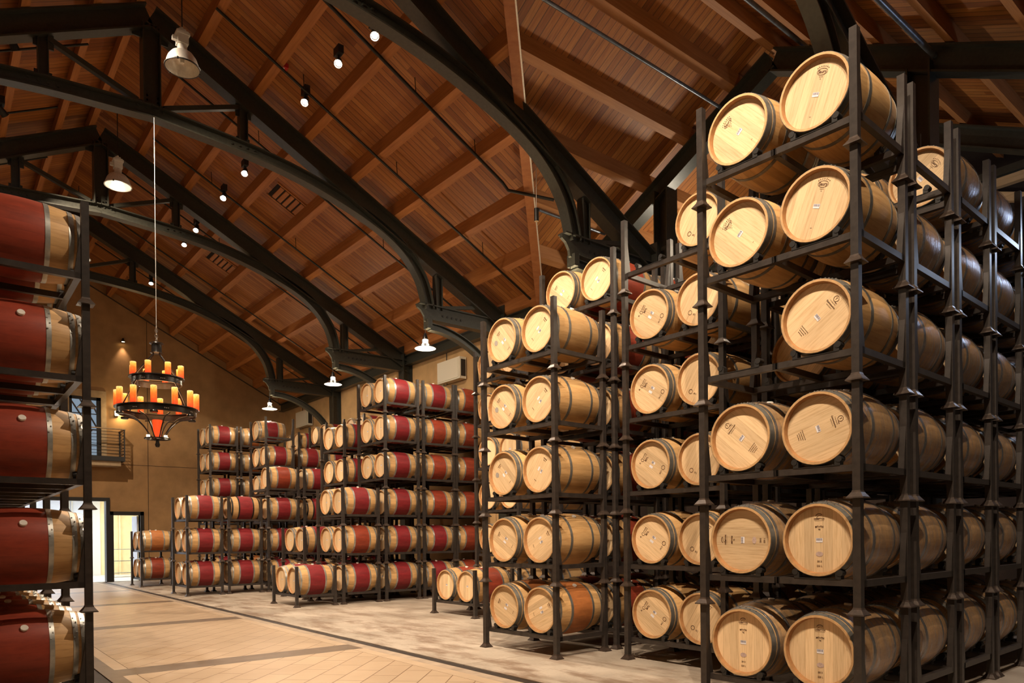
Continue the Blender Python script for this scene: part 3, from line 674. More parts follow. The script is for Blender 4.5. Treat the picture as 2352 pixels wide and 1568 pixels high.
def stamps():
    D = {}
    m = MB(); ring(m, 0, 0.165, 0.046, 0.026, 0.0028, M['ink']); text_pts('Saury', 0.034, m, 0, 0.165, 0, bold=0.0006)
    for k in range(7): a = PI*(0.22+0.56*k/6); rectm(m, 0.062*math.cos(a)-0.003, 0.165+0.040*math.sin(a)-0.004, 0.062*math.cos(a)+0.003, 0.165+0.040*math.sin(a)+0.004, M['ink'])
    text_pts('Vignot', 0.014, m, 0, 0.128, 0); rectm(m, -0.003, 0.108, 0.003, 0.114, M['ink']); dashes(m, 0.01, -0.17, 0.016, 2, 0.004); D['saury'] = m.mesh('stamp')
    m = MB(); ring(m, 0, 0.19, 0.024, 0.024, 0.0035, M['ink']); text_pts('T', 0.03, m, 0, 0.19, 0); rectm(m, 0.012, 0.164, 0.034, 0.169, M['ink'])
    text_pts('TONNELLERIE', 0.011, m, 0, 0.152); text_pts('Quintessence', 0.019, m, 0, 0.133, bold=0.0004); text_pts('BORDEAUX', 0.012, m, 0, 0.114)
    for k in range(4): dashes(m, 0.0, -0.13-0.017*k, 0.09-0.012*k, 7-k, 0.006)
    D['quint'] = m.mesh('stamp')
    m = MB(); ring(m, 0, 0.192, 0.030, 0.022, 0.006, M['ink'], 0, 16, 0.15*PI, PI*0.95); ring(m, 0.0, 0.185, 0.022, 0.012, 0.003, M['ink'], 0.4, 12, 0, PI)
    text_pts('DEMPTOS', 0.020, m, 0, 0.170, bold=0.0005); rectm(m, -0.04, 0.155, 0.04, 0.157, M['ink'])
    text_pts('MT+TH', 0.021, m, 0, 0.105, bold=0.0008); text_pts('TS', 0.017, m, 0, 0.083, bold=0.0006)
    text_pts('2013', 0.020, m, 0, -0.175, bold=0.0004); text_pts('225 L', 0.020, m, 0, -0.212, bold=0.0004); D['demp'] = m.mesh('stamp')
    m = MB(); text_pts('A', 0.030, m, -0.085, 0.165, 0, bold=0.001); ring(m, -0.035, 0.155, 0.020, 0.024, 0.005, M['ink']); rectm(m, -0.026, 0.125, -0.008, 0.131, M['ink'])
    dashes(m, 0.03, 0.165, 0.07, 4, 0.012); dashes(m, 0.03, 0.142, 0.07, 5, 0.008); text_pts('MTL', 0.034, m, 0.01, 0.108, bold=0.0012)
    ring(m, 0.055, -0.165, 0.027, 0.027, 0.006, M['ink']); text_pts('IKO', 0.03, m, -0.01, -0.165); D['mtl'] = m.mesh('stamp')
    m = MB(); ring(m, -0.05, -0.165, 0.027, 0.027, 0.006, M['ink']); text_pts('IKI', 0.032, m, 0.015, -0.165); dashes(m, 0.02, 0.18, 0.06, 4, 0.012); dashes(m, 0.02, 0.16, 0.05, 3, 0.01); D['iki'] = m.mesh('stamp')
    m = MB(); dashes(m, 0, 0.16, 0.07, 4, 0.016); dashes(m, 0, 0.135, 0.05, 3, 0.01); dashes(m, 0.0, -0.16, 0.05, 3, 0.008); D['plain'] = m.mesh('stamp')
    def stick(x0, y0, w_, h, bars=True):
        m = MB(); rectm(m, x0, y0, x0+w_, y0+h, M['sticker'], -0.0006)
        if bars:
            n = 9; r = random.Random(3)
            for k in range(n): 
                bw = w_*0.9/n; xx = x0+w_*0.05+k*bw; rectm(m, xx, y0+h*0.38, xx+bw*(0.45+0.3*r.random()), y0+h*0.95, M['barcode'], -0.0009)
        return m.mesh('barcode_sticker')
    D['st1'] = stick(-0.028, -0.020, 0.056, 0.034); D['st_a'] = stick(-0.045, -0.03, 0.03, 0.055, False); D['st_b'] = stick(0.012, -0.035, 0.03, 0.055)
    m = MB(); ring(m, 0, -0.115, 0.030, 0.020, 0.0195, M['seal']); D['seal'] = m.mesh('oval_seal')
    m = MB(); ring(m, -0.12, 0.10, 0.034, 0.038, 0.0335, M['grey_seal']); D['gseal'] = m.mesh('round_seal')
    return D
ST = stamps()

def make_barrel(loc, rz, body, hoop, label, group, mark=None, head_rot=0.0, bung=0.0, wrap=False, near=True, seal=None):
    t = empty('wine_barrel', loc, rz); tag(t, label, 'barrel', group)
    c = (0, 0, RB)
    roll = random.uniform(-3, 3) if bung is None else bung
    link('staves', BM[body], t, c, (roll, 0, 0))
    h1 = link('head', BM['head'], t, (-BL+0.053, 0, RB), (head_rot, 0, 0)); h1['label'] = 'front head'
    link('head', BM['head'], t, (BL-0.053, 0, RB), (random.uniform(-3, 3), 0, 0))
    for key in ('end', 'quarter', 'bilge'):
        link('hoop', BM[hoop+key], t, c, (roll, 0, 0)); link('hoop', BM[hoop+key], t, c, (-roll, 0, PI))
    r = RB-0.004; b = link('bung', BM['bung'], t, (0, -math.sin(roll)*r, RB+math.cos(roll)*r), (roll, 0, 0))
    if wrap: link('stretch_wrap', BM['wrap'], t, c, (random.uniform(-3, 3), 0, 0))
    off = (-0.0105, 0, 0)
    if mark == 'saury': link('stamp', ST['saury'], h1, off); link('barcode_sticker', ST['st1'], h1, off)
    elif mark == 'quint': link('stamp', ST['quint'], h1, off); link('barcode_sticker', ST['st1'], h1, off)
    elif mark == 'demp': link('stamp', ST['demp'], h1, off); link('barcode_sticker', ST['st1'], h1, off); link('oval_seal', ST['seal'], h1, off)
    elif mark == 'mtl': link('stamp', ST['mtl'], h1, off); link('sticker', ST['st_a'], h1, off); link('barcode_sticker', ST['st_b'], h1, off)
    elif mark == 'iki': link('stamp', ST['iki'], h1, off); link('barcode_sticker', ST['st_b'], h1, off)
    elif mark == 'plain': link('stamp', ST['plain'], h1, off); link('sticker', ST['st_a'], h1, off); link('barcode_sticker', ST['st_b'], h1, off)
    elif mark == 'far': link('sticker', ST['st1'], h1, off)
    if seal == 'grey': link('round_seal', ST['gseal'], h1, off)
    return t

# ------------------------------------------------------------------ racks
RW, RD, LV = 0.69, 0.45, 0.90
def rack_meshes():
    D = {}
    m = MB(); h = 0.030
    m.box((-h, -h, 0.03), (h, h, LV-0.001), M['rack'])
    for z0, z1, a, b in ((0.0, 0.010, 0.066, 0.064), (0.010, 0.046, 0.062, 0.036), (0.046, 0.060, 0.036, 0.032)):
        P_ = [(-a,-a,z0),(a,-a,z0),(a,a,z0),(-a,a,z0),(-b,-b,z1),(b,-b,z1),(b,b,z1),(-b,b,z1)]
        m.poly(P_, [(0,3,2,1),(4,5,6,7),(0,1,5,4),(1,2,6,5),(2,3,7,6),(3,0,4,7)], M['flare'])
    g = [(h, 0.215), (0.084, 0.215), (0.084, 0.275), (h+0.002, 0.63), (h, 0.63)]; t = 0.024
    n = len(g); m.poly([(x, -t, z) for x, z in g]+[(x, t, z) for x, z in g], [tuple(range(n)), tuple(range(2*n-1, n-1, -1))]+[(i, (i+1) % n, n+(i+1) % n, n+i) for i in range(n)], M['rack'])
    D['post'] = m.mesh('post')
    m = MB(); m.box((-RD+0.034, -0.024, 0.215), (RD-0.034, 0.024, 0.268), M['rack']); D['side_rail'] = m.mesh('side_rail')
    m = MB(); m.box((-0.026, -RW+0.024, 0.215), (0.026, RW-0.024, 0.268), M['rack'])
    D['cross_rail'] = m.mesh('cross_rail')
    m = MB()
    for s in (-1, 1):
        y = s*0.172; m.box((-0.03, y-0.022, 0.268), (0.03, y+0.022, 0.318), M['black']); m.lathe([(0.0001, -0.034), (0.026, -0.034), (0.026, 0.034), (0.0001, 0.034)], M['black'], 10, 'X', (0, y+s*0.012, 0.318))
    m.box((-0.03, -0.194, 0.266), (0.03, 0.194, 0.271), M['black'])
    D['cradle'] = m.mesh('cradle', 40)
    return D
RM = rack_meshes()
def make_rack(loc, rz, label, group, near=True):
    t = empty('barrel_rack', loc, rz); tag(t, label, 'rack', group)
    for sx in (-1, 1):
        for sy in (-1, 1): link('post', RM['post'], t, (sx*RD, sy*RW, 0), (0, 0, 0 if sx < 0 else PI))
        link('cross_rail', RM['cross_rail'], t, (sx*(RD-0.06), 0, 0))
        if near:
            for yy in (-0.345, 0.345): link('cradle', RM['cradle'], t, (sx*(RD-0.06), yy, 0))
    for y in (-RW, 0, RW): link('side_rail', RM['side_rail'], t, (0, y, 0))
    return t

# rows: name -> phrase; y centre; stacks: (front x, levels, missing set, dy)
def R_(d): return math.radians(d)
ROWS = {
 'A': dict(yc=3.315, rot=1.6, ph='nearest row on the right', gr='the nearest right row'),
 'B': dict(yc=5.33, rot=1.0, ph='second row on the right', gr='the second right row'),
 'C': dict(yc=7.30, rot=2.5, ph='third row on the right', gr='the third right row'),
 'D': dict(yc=11.54, rot=0.5, ph='fourth row, past the aisle gap', gr='the fourth right row'),
 'E': dict(yc=15.96, rot=-0.4, ph='stepped fifth row', gr='the stepped fifth row'),
 'F': dict(yc=17.78, rot=0, ph='row behind stepped fifth row', gr='the sixth right row'),
 'H': dict(yc=21.05, rot=0.4, ph='stepped seventh row', gr='the stepped seventh row'),
 'G': dict(yc=23.42, rot=0, ph='eighth row, beyond stepped seventh', gr='the eighth right row'),
 'T': dict(yc=26.05, rot=0, ph='last row by the far wall', gr='the last row by the far wall'),
 'L': dict(yc=7.97, rot=0, ph='left rack row, nearest bay', gr='the left rack'),
 'M': dict(yc=9.42, rot=0, ph='left rack row, second bay', gr='the left rack'),
 'N': dict(yc=10.87, rot=0, ph='left rack row, third bay', gr='the left rack'),
 'O': dict(yc=12.32, rot=0, ph='left rack row, fourth bay', gr='the left rack'),
}
# (front post x, number of levels, missing barrels {(level, side)} side 'n' near / 'f' far)
STACKS = [
 ('A', 5.52, 6, {(3, 'f')}), ('A', 6.60, 6, {(5, 'n'), (5, 'f')}), ('A', 7.69, 6, set()), ('A', 8.77, 6, set()), ('A', 9.87, 6, set()), ('A', 10.96, 6, set()),
 ('B', 6.71, 6, {(5, 'f')}), ('B', 7.80, 6, {(5, 'n'), (5, 'f')}), ('B', 8.89, 6, set()), ('B', 9.98, 6, set()),
 ('C', 6.02, 5, set()), ('C', 7.16, 6, set()), ('C', 8.26, 6, set()), ('C', 9.36, 5, set()),
 ('D', 7.88, 1, set()), ('D', 8.96, 6, set()), ('D', 10.06, 5, set()),
 ('E', 6.27, 1, set()), ('E', 7.38, 3, set()), ('E', 8.49, 6, set()), ('E', 9.55, 6, set()), ('E', 10.52, 6, set()),
 ('F', 7.22, 2, set()), ('F', 8.32, 5, set()), ('F', 9.42, 5, set()),
 ('H', 5.34, 3, set()), ('H', 6.43, 3, set()), ('H', 7.53, 4, {(3, 'f')}), ('H', 8.62, 4, {(3, 'f')}), ('H', 9.7, 3, set()), ('H', 10.6, 6, set()),
 ('G', 8.36, 6, {(5, 'n')}), ('G', 9.45, 5, set()), ('G', 10.42, 6, set()),
 ('T', 5.27, 2, set()), ('T', 7.42, 6, set()), ('T', 8.45, 6, set()), ('T', 9.5, 5, set()), ('T', 10.55, 6, set()),
 ('L', 0.19, 5, set()), ('M', 0.19, 5, set()), ('N', 0.19, 6, {(5, 'n'), (5, 'f')}), ('O', 0.19, 5, set()),
]
ORD = ['front', 'second', 'third', 'fourth', 'fifth', 'sixth']
TIER = ['bottom', 'second', 'third', 'fourth', 'fifth', 'sixth']
DESC = {'body': 'plain oak', 'body_red': 'crimson-banded', 'body_rust': 'rust-banded', 'body_wine': 'wine-banded', 'body_orange': 'orange-banded'}
HIDE = set()
STUFF_IDS = set('A21f A31f A35f A41f A45f A51f A51n A52n A53n A55f B11f B11n B12f B21f B21n B22f B23f B23n B24n B25n B30f B31f B31n B32f B33f B33n B34f B34n B35f B35n C12f C21n C22f C31f C31n C32f C32n C33f C34f C34n D11n D14n D20f D21f D21n D22f D23f D24f D24n F11f F11n F12n F21f F21n F22f F22n F23f G01f G01n G02f G02n G11f G11n G12f G12n G21f G21n G22f G22n G23f G24f H31f H31n H41f H41n H42f H51f H51n H52f H52n H53f L01f L02f M01f M01n M02f M02n M04f N01f N01n N02f N02n N03f N03n N04f N04n O00f O00n O01f O01n O02f O02n O03f O03n O04f O04n T11f T11n T21f T21n T23f T31f T31n T32f T32n T33f T34f T34n T41f T41n T42f T42n T43f T44f T44n'.split())
def style(row, si, k, side):
    r = random.Random(hash((row, si, k, side)) & 0xffff if False else (ord(row)*131+si*17+k*5+(1 if side == 'n' else 0)))
    body, hoop, mark, hr, bung, wrap, seal = 'body', 'hoop_dark', 'far', r.uniform(-0.5, 0.5), r.uniform(-0.35, 0.35), False, None
    if row == 'A':
        hoop = 'hoop_dark'; wrap = True
        mark = {0: 'demp', 1: 'demp', 2: 'quint', 3: 'quint', 4: 'saury', 5: 'saury'}[k]
        hr = {(5, 'f'): -0.75, (5, 'n'): 0.35, (4, 'f'): -0.80, (4, 'n'): 0.35, (3, 'n'): 0.95, (2, 'f'): -0.85, (2, 'n'): 1.25, (1, 'f'): -1.55, (1, 'n'): 0.0, (0, 'f'): 0.0, (0, 'n'): 0.0}.get((k, side), 0)
        if si > 0: hr = r.uniform(-1.5, 1.5)
        if si == 0 and k >= 3: wrap = False
        bung = 0.1
    elif row == 'B':
        mark = 'mtl' if side == 'f' else 'iki'; hr = -0.95 if side == 'f' else 0.55; bung = r.uniform(-.2, .2)
        if si > 0: body = r.choice(['body', 'body_rust'])
    elif row == 'C':
        mark = 'plain'; hr = {'f': -0.9, 'n': 0.9}[side]+r.uniform(-.3, .3); bung = 0.55 if side == 'n' else 0.1
        if si == 0 and side == 'f' and k in (2, 3, 4): seal = 'grey'
        if si == 0 and k == 0: body = 'body_orange'
        if si >= 1: body = 'body_rust' if k < 5 else 'body_wine'; hoop = 'hoop_dark'
    elif row == 'D': body = 'body_rust' if si == 0 else 'body'; hoop = 'hoop_dark'; mark = 'far'; hr = 0.05
    elif row == 'E':
        body = 'body_red'; hoop = 'hoop'; mark = 'far'; hr = 0.0
        if si == 1 and k == 1: body = 'body_rust'
        if si == 4: body = 'body_rust'
        if si == 3 and k in (2, 3, 4): body = 'body_wine'
    elif row == 'F': body = 'body_red'; hr = 0
    elif row == 'H':
        body = 'body_red'; hoop = 'hoop'; hr = 0
        if si == 1 and k == 2: hoop = 'hoop_black'
        if si == 2 and k == 3: body = 'body_rust'
        if si == 3 and k == 2: hoop = 'hoop_black'
    elif row == 'G': body = 'body_red'; hoop = 'hoop'
    elif row == 'T':
        body = 'body_red'; hoop = 'hoop'
        if si == 0: body = 'body_orange' if k == 1 else 'body_rust'
        if si == 2: body = 'body_orange'
    elif row in 'LMNO':
        body = 'body_wine'; hoop = 'hoop'; bung = 0.92 if row == 'L' else 0.3
        if row == 'L': bung = 0.92+0.04*k
        if k == 4 and row == 'L': bung = -0.2
    return body, hoop, mark, hr, bung, wrap, seal
def hoop_word(h): return {'hoop': 'silver-hooped', 'hoop_dark': 'grey-hooped', 'hoop_black': 'black-hooped'}[h]
REST = []
def build_stacks():
    cnt = {}
    for row, x0, lv, miss in STACKS:
        si = cnt.get(row, 0); cnt[row] = si+1
        R0 = ROWS[row]; a = math.radians(R0['rot'])
        # row is turned slightly about the front of its first stack
        xf = [s[1] for s in STACKS if s[0] == row][0]
        xc, yc = x0+RD, R0['yc']
        cx = xf + (xc-xf)*math.cos(a); cy = yc + (xc-xf)*math.sin(a)
        jit = random.Random(ord(row)*7+si).uniform(-0.004, 0.004)
        near = row in 'ABCDELM'
        stack_w = {'L': '', 'M': '', 'N': '', 'O': ''}.get(row, ORD[si]+' stack, ')
        for k in range(lv):
            tier = 'top' if (k == lv-1 and lv > 1) else TIER[k]
            z = k*LV
            rid = '%s%d%d' % (row, si, k)
            if rid not in HIDE:
                rk = make_rack((cx, cy, z), a+jit, ('dark steel rack on the %s tier, %s%s' % (tier, stack_w, R0['ph'])), 'barrel racks in '+R0['gr'], near)
            for side, yy in (('n', -0.348), ('f', 0.348)):
                if (k, side) in miss: continue
                bid = rid+side
                if bid in HIDE: continue
                body, hoop, mark, hr, bung, wrap, seal = style(row, si, k, side)
                if row == 'A' and si > 0: wrap = True
                ox = -0.035 if row in 'LMNO' else 0.03
                bx = cx + math.cos(a)*(ox+BL-RD-0.0)-math.sin(a)*yy; by = cy + math.sin(a)*(ox+BL-RD)+math.cos(a)*yy
                lab = '%s barrel, %s half of %s tier, %s%s' % (DESC[body], 'near' if side == 'n' else 'far', tier, stack_w, R0['ph'])
                loc = (bx, by, z+0.580-RB)
                if bid in STUFF_IDS:
                    REST.append((loc, a, body, hoop)); continue
                o = make_barrel(loc, a+jit, body, hoop, lab, 'barrels in '+R0['gr'], mark if near or mark == 'far' else None, hr, bung, wrap, near, seal)
build_stacks()
def build_rest():
    if not REST: return
    bm = bmesh.new(); mats = []
    for loc, a, body, hoop in REST:
        T = Matrix.Translation(loc) @ Matrix.Rotation(a, 4, 'Z') @ Matrix.Translation((0, 0, RB))
        def add(me, X):
            base = len(bm.verts); me2 = me.copy()
            ids = []
            for mt in me.materials:
                if mt not in mats: mats.append(mt)
                ids.append(mats.index(mt))
            me2.transform(X); n0 = len(bm.faces); bm.from_mesh(me2); bm.faces.ensure_lookup_table()
            for f in bm.faces[n0:]: f.material_index = ids[f.material_index]
            bpy.data.meshes.remove(me2)
        add(BM[body], T); add(BM['head'], T @ Matrix.Translation((-BL+0.053, 0, 0))); add(BM['head'], T @ Matrix.Translation((BL-0.053, 0, 0)))
        for key in ('end', 'quarter', 'bilge'): add(BM[hoop+key], T); add(BM[hoop+key], T @ Matrix.Rotation(PI, 4, 'Z'))
    me = bpy.data.meshes.new('wine_barrels'); bm.to_mesh(me); bm.free()
    for mt in mats: me.materials.append(mt)
    o = link('wine_barrels', me); tag(o, 'remaining oak barrels barely seen deep inside the stacked rows', 'barrels', None, 'stuff')
build_rest()

# ------------------------------------------------------------------ lamps
def aim(o, target):
    d = Vector(target)-o.location; o.rotation_euler = d.to_track_quat('-Z', 'Y').to_euler()
def spot_fixture(loc, target, power, label, angle=70, hot=True, size=0.04, col=WARM, blend=0.6):
    """track spotlight hanging from a purlin: canopy, arm, housing, lens + its light"""
    t = empty('track_spotlight', loc); tag(t, label, 'spotlight', 'ceiling spotlights')
    m = MB(); m.box((-0.05, -0.10, 0.12), (0.05, 0.10, 0.26), M['black']); build(m, 'driver_box', t)
    m = MB(); m.tube([(0, 0, 0.22), (0, 0, 0.0)], 0.018, M['black'], 8); build(m, 'arm', t)
    d = (Vector(target)-Vector(loc)).normalized(); q = d.to_track_quat('Z', 'Y').to_euler()
    m = MB(); m.lathe([(0.0001, -0.11), (0.045, -0.11), (0.055, -0.06), (0.075, 0.10), (0.07, 0.10), (0.05, 0.0)], M['black'], 16); h = build(m, 'lamp_housing', t, 40, rot=q)
    m = MB(); m.disc(0.050, 0.06, M['lens_hot'] if hot else M['lens_cool'], 16); build(m, 'lens', h)
    ld = bpy.data.lights.new('spot_light', 'SPOT'); ld.energy = power; ld.color = col; ld.spot_size = math.radians(angle); ld.spot_blend = blend; ld.shadow_soft_size = size
    lo = bpy.data.objects.new('spot_light', ld); COL.objects.link(lo); lo.parent = t; lo.location = d*0.13
    lo.rotation_euler = d.to_track_quat('-Z', 'Y').to_euler()
    return t
def build_spots():
    xs, z = 5.67, 9.86
    vis = [(10.42, (2.2, 3.0, 0), 'brightest warm spotlight beside the arched rib at the top edge'), (11.72, (1.0, 5.0, 1), 'glaring warm spotlight alone between two upper purlins'), (13.15, (0.5, 7.5, 1), 'black twin-box spotlight beside the red alarm'),
           (16.55, (1.5, 9.0, 0), 'small lit spotlight above the roof vent, third in the spotlight line'), (18.05, (1.0, 12.0, 0), 'glaring spotlight on the sprinkler pipe left of the roof vent'), (20.37, (1.5, 15.0, 0), 'spotlight in front of the third truss rib'),
           (21.56, (3.5, 17.0, 0), 'small spotlight just under the third truss rib'), (25.46, (4, 21.0, 0), 'farthest spotlight beside the chandelier cord')]
    for i, (y, tg, lab) in enumerate(vis):
        spot_fixture((xs, y, z+(0.02 if i else -0.20)), tg, SPOT_W*(0.38 if i < 6 else 0.30), lab, 85, True)
    left = [(0.3, (5.6, 3.2, 2.4)), (1.6, (5.8, 5.2, 3.0)), (3.0, (6.0, 7.2, 2.2)), (5.0, (7.6, 11.5, 1.6)), (8.0, (8.4, 11.0, 3.6)), (10.2, (7.0, 15.5, 0.8)), (12.0, (8.5, 16, 3.6)), (15.0, (6.0, 21, 1.0)), (17.5, (8.0, 22, 3.8)), (20.0, (6.5, 26, 2.6))]
    spot_fixture((5.67, 3.4, z+0.02), (0.6, 7.4, 2.3), SPOT_W*1.0, 'black ceiling spotlight on the right roof slope aimed at the left rack', 50, False)
    names = ['behind the viewer', 'over the left of the near racks', 'over the second row', 'over the third row', 'over the fourth row', 'over the stepped fifth row', 'over the fifth row top', 'over the seventh row', 'over the eighth row', 'over the last row']
    for (y, tg), nm in zip(left, names):
        spot_fixture((1.2, y, roof_z(1.2)-0.45), tg, SPOT_W*1.1, 'black ceiling spotlight on the left roof slope '+nm, 62, False)
build_spots()

def high_bay(loc, label, lit):
    t = empty('high_bay_lamp', loc); tag(t, label, 'hanging lamp', 'high bay lamps under the ridge')
    z_top = RIDGE_Z-0.5-loc[2]
    m = MB(); m.tube([(0, 0, 0.62), (0, 0, z_top)], 0.010, M['black'], 6); build(m, 'cord', t)
    m = MB(); m.box((-0.08, -0.08, 0.36), (0.08, 0.08, 0.56), M['white']); m.box((-0.10, -0.09, 0.50), (0.10, 0.09, 0.54), M['white'])
    m.box((-0.05, -0.05, 0.56), (0.05, 0.05, 0.60), M['white']); m.lathe([(0.0001, 0.60), (0.02, 0.60), (0.02, 0.64), (0.0001, 0.64)], M['white'], 8); m.box((-0.15, -0.03, 0.40), (-0.08, 0.03, 0.46), M['white']); build(m, 'ballast', t)
    m = MB(); m.lathe([(0.07, 0.36), (0.075, 0.27), (0.085, 0.25)], M['alu'], 20); build(m, 'neck', t, 40)
    m = MB(); m.lathe([(0.06, 0.255), (0.10, 0.25), (0.165, 0.21), (0.215, 0.14), (0.245, 0.05), (0.255, 0.0), (0.262, -0.008), (0.250, -0.008), (0.245, 0.0), (0.235, 0.05), (0.205, 0.135), (0.155, 0.20), (0.06, 0.24)], M['alu'], 32); build(m, 'reflector', t, 50)
    m = MB(); m.lathe([(0.252, -0.012), (0.270, -0.012), (0.270, 0.004), (0.252, 0.004)], M['black'] if not lit else M['alu'], 32, close=True)
    for k in range(3):
        a = 2.1*k; m.box((0.262*math.cos(a)-0.012, 0.262*math.sin(a)-0.012, -0.02), (0.262*math.cos(a)+0.012, 0.262*math.sin(a)+0.012, 0.012), M['black'])
    build(m, 'rim', t, 40)
    m = MB(); m.lathe([(0.0001, 0.06), (0.03, 0.07), (0.035, 0.12), (0.03, 0.22), (0.0001, 0.22)], M['bulb_soft'] if lit else M['white'], 12); build(m, 'bulb', t, 50)
    if lit:
        ld = bpy.data.lights.new('lamp_light', 'POINT'); ld.energy = 3; ld.color = (1, 0.86, 0.66); ld.shadow_soft_size = 0.1
        lo = bpy.data.objects.new('lamp_light', ld); COL.objects.link(lo); lo.parent = t; lo.location = (0, 0, -0.04)
high_bay((RIDGE_X, 12.25, 9.07), 'large silver dome lamp with white ballast, nearest of the ridge lamps', False)
high_bay((RIDGE_X, 17.3, 9.12), 'silver dome lamp hanging between the two trusses, second ridge lamp', True)
high_bay((RIDGE_X, 22.4, 9.12), 'small silver dome lamp half hidden behind the left rack post', True)

def wall_pendant(x, y, z, label, k=1.0):
    t = empty('pendant_lamp', (x, y, z)); tag(t, label, 'pendant lamp', 'pendant lamps on the truss brackets')
    m = MB(); m.tube([(0, 0, 0.30), (0, 0, 6.45-z)], 0.008, M['black'], 6); build(m, 'cord', t)
    m = MB(); m.lathe([(0.0001, 0.36), (0.03, 0.35), (0.045, 0.30), (0.06, 0.24), (0.06, 0.21), (0.0001, 0.21)], M['iron'], 16); build(m, 'cap', t, 40)
    m = MB(); m.lathe([(0.0001, 0.20), (0.055, 0.20), (0.055, 0.12), (0.0001, 0.12)], M['bulb'], 14); build(m, 'glass_lens', t, 40)
    m = MB()
    for zz in (0.19, 0.165, 0.14): m.lathe([(0.075, zz), (0.085, zz), (0.085, zz+0.008), (0.075, zz+0.008)], M['iron'], 18, close=True)
    build(m, 'guard_rings', t, 40)
    m = MB(); m.lathe([(0.07, 0.125), (0.13, 0.08), (0.235, 0.012), (0.25, 0.0), (0.244, -0.004), (0.228, 0.006), (0.12, 0.07), (0.06, 0.112)], [M['iron']]*3+[M['iron'], M['white'], M['white'], M['white'], M['white']], 32); build(m, 'shade', t, 50)
    m = MB(); m.lathe([(0.0001, -0.002), (0.025, 0.004), (0.035, 0.03), (0.03, 0.07), (0.0001, 0.09)], M['bulb'], 14); build(m, 'bulb', t, 50)
    ld = bpy.data.lights.new('lamp_light', 'POINT'); ld.energy = 30; ld.color = (1, 0.88, 0.70); ld.shadow_soft_size = 0.06
    lu = bpy.data.lights.new('lamp_uplight', 'POINT'); lu.energy = PENDANT_UP*k; lu.color = (1, 0.78, 0.52); lu.shadow_soft_size = 0.11
    lp = bpy.data.objects.new('lamp_uplight', lu); COL.objects.link(lp); lp.parent = t; lp.location = (0, 0, 0.15)
    lo = bpy.data.objects.new('lamp_light', ld); COL.objects.link(lo); lo.parent = t; lo.location = (0, 0, -0.06)
for y, lab in ((14.35, 'largest dark bell pendant lamp, nearest the third rack row'), (19.3, 'dark bell pendant lamp, middle of the three on the right'), (24.25, 'smallest dark bell pendant lamp, above the stepped seventh row')):
    wall_pendant(RIDGE_X+5.84, y, 5.93, lab)
for y, lab in ((9.45, 'bell pendant lamp hidden behind the topmost barrels of the third row'), (4.55, 'added bell pendant lamp above the nearest racks')):
    wall_pendant(RIDGE_X+5.84, y, 5.93, lab, 1.4)  # the one above the nearest racks is added to light the wing ceiling
for y, lab in ((4.55, 'nearest'), (9.45, 'second'), (14.35, 'third'), (19.3, 'fourth'), (24.25, 'last')):
    wall_pendant(RIDGE_X-5.84, y, 5.93, lab+' unseen added bell pendant lamp on the left wall side, behind the left rack', 0.25)  # unseen mirrored pendants, added to brighten the roof boards

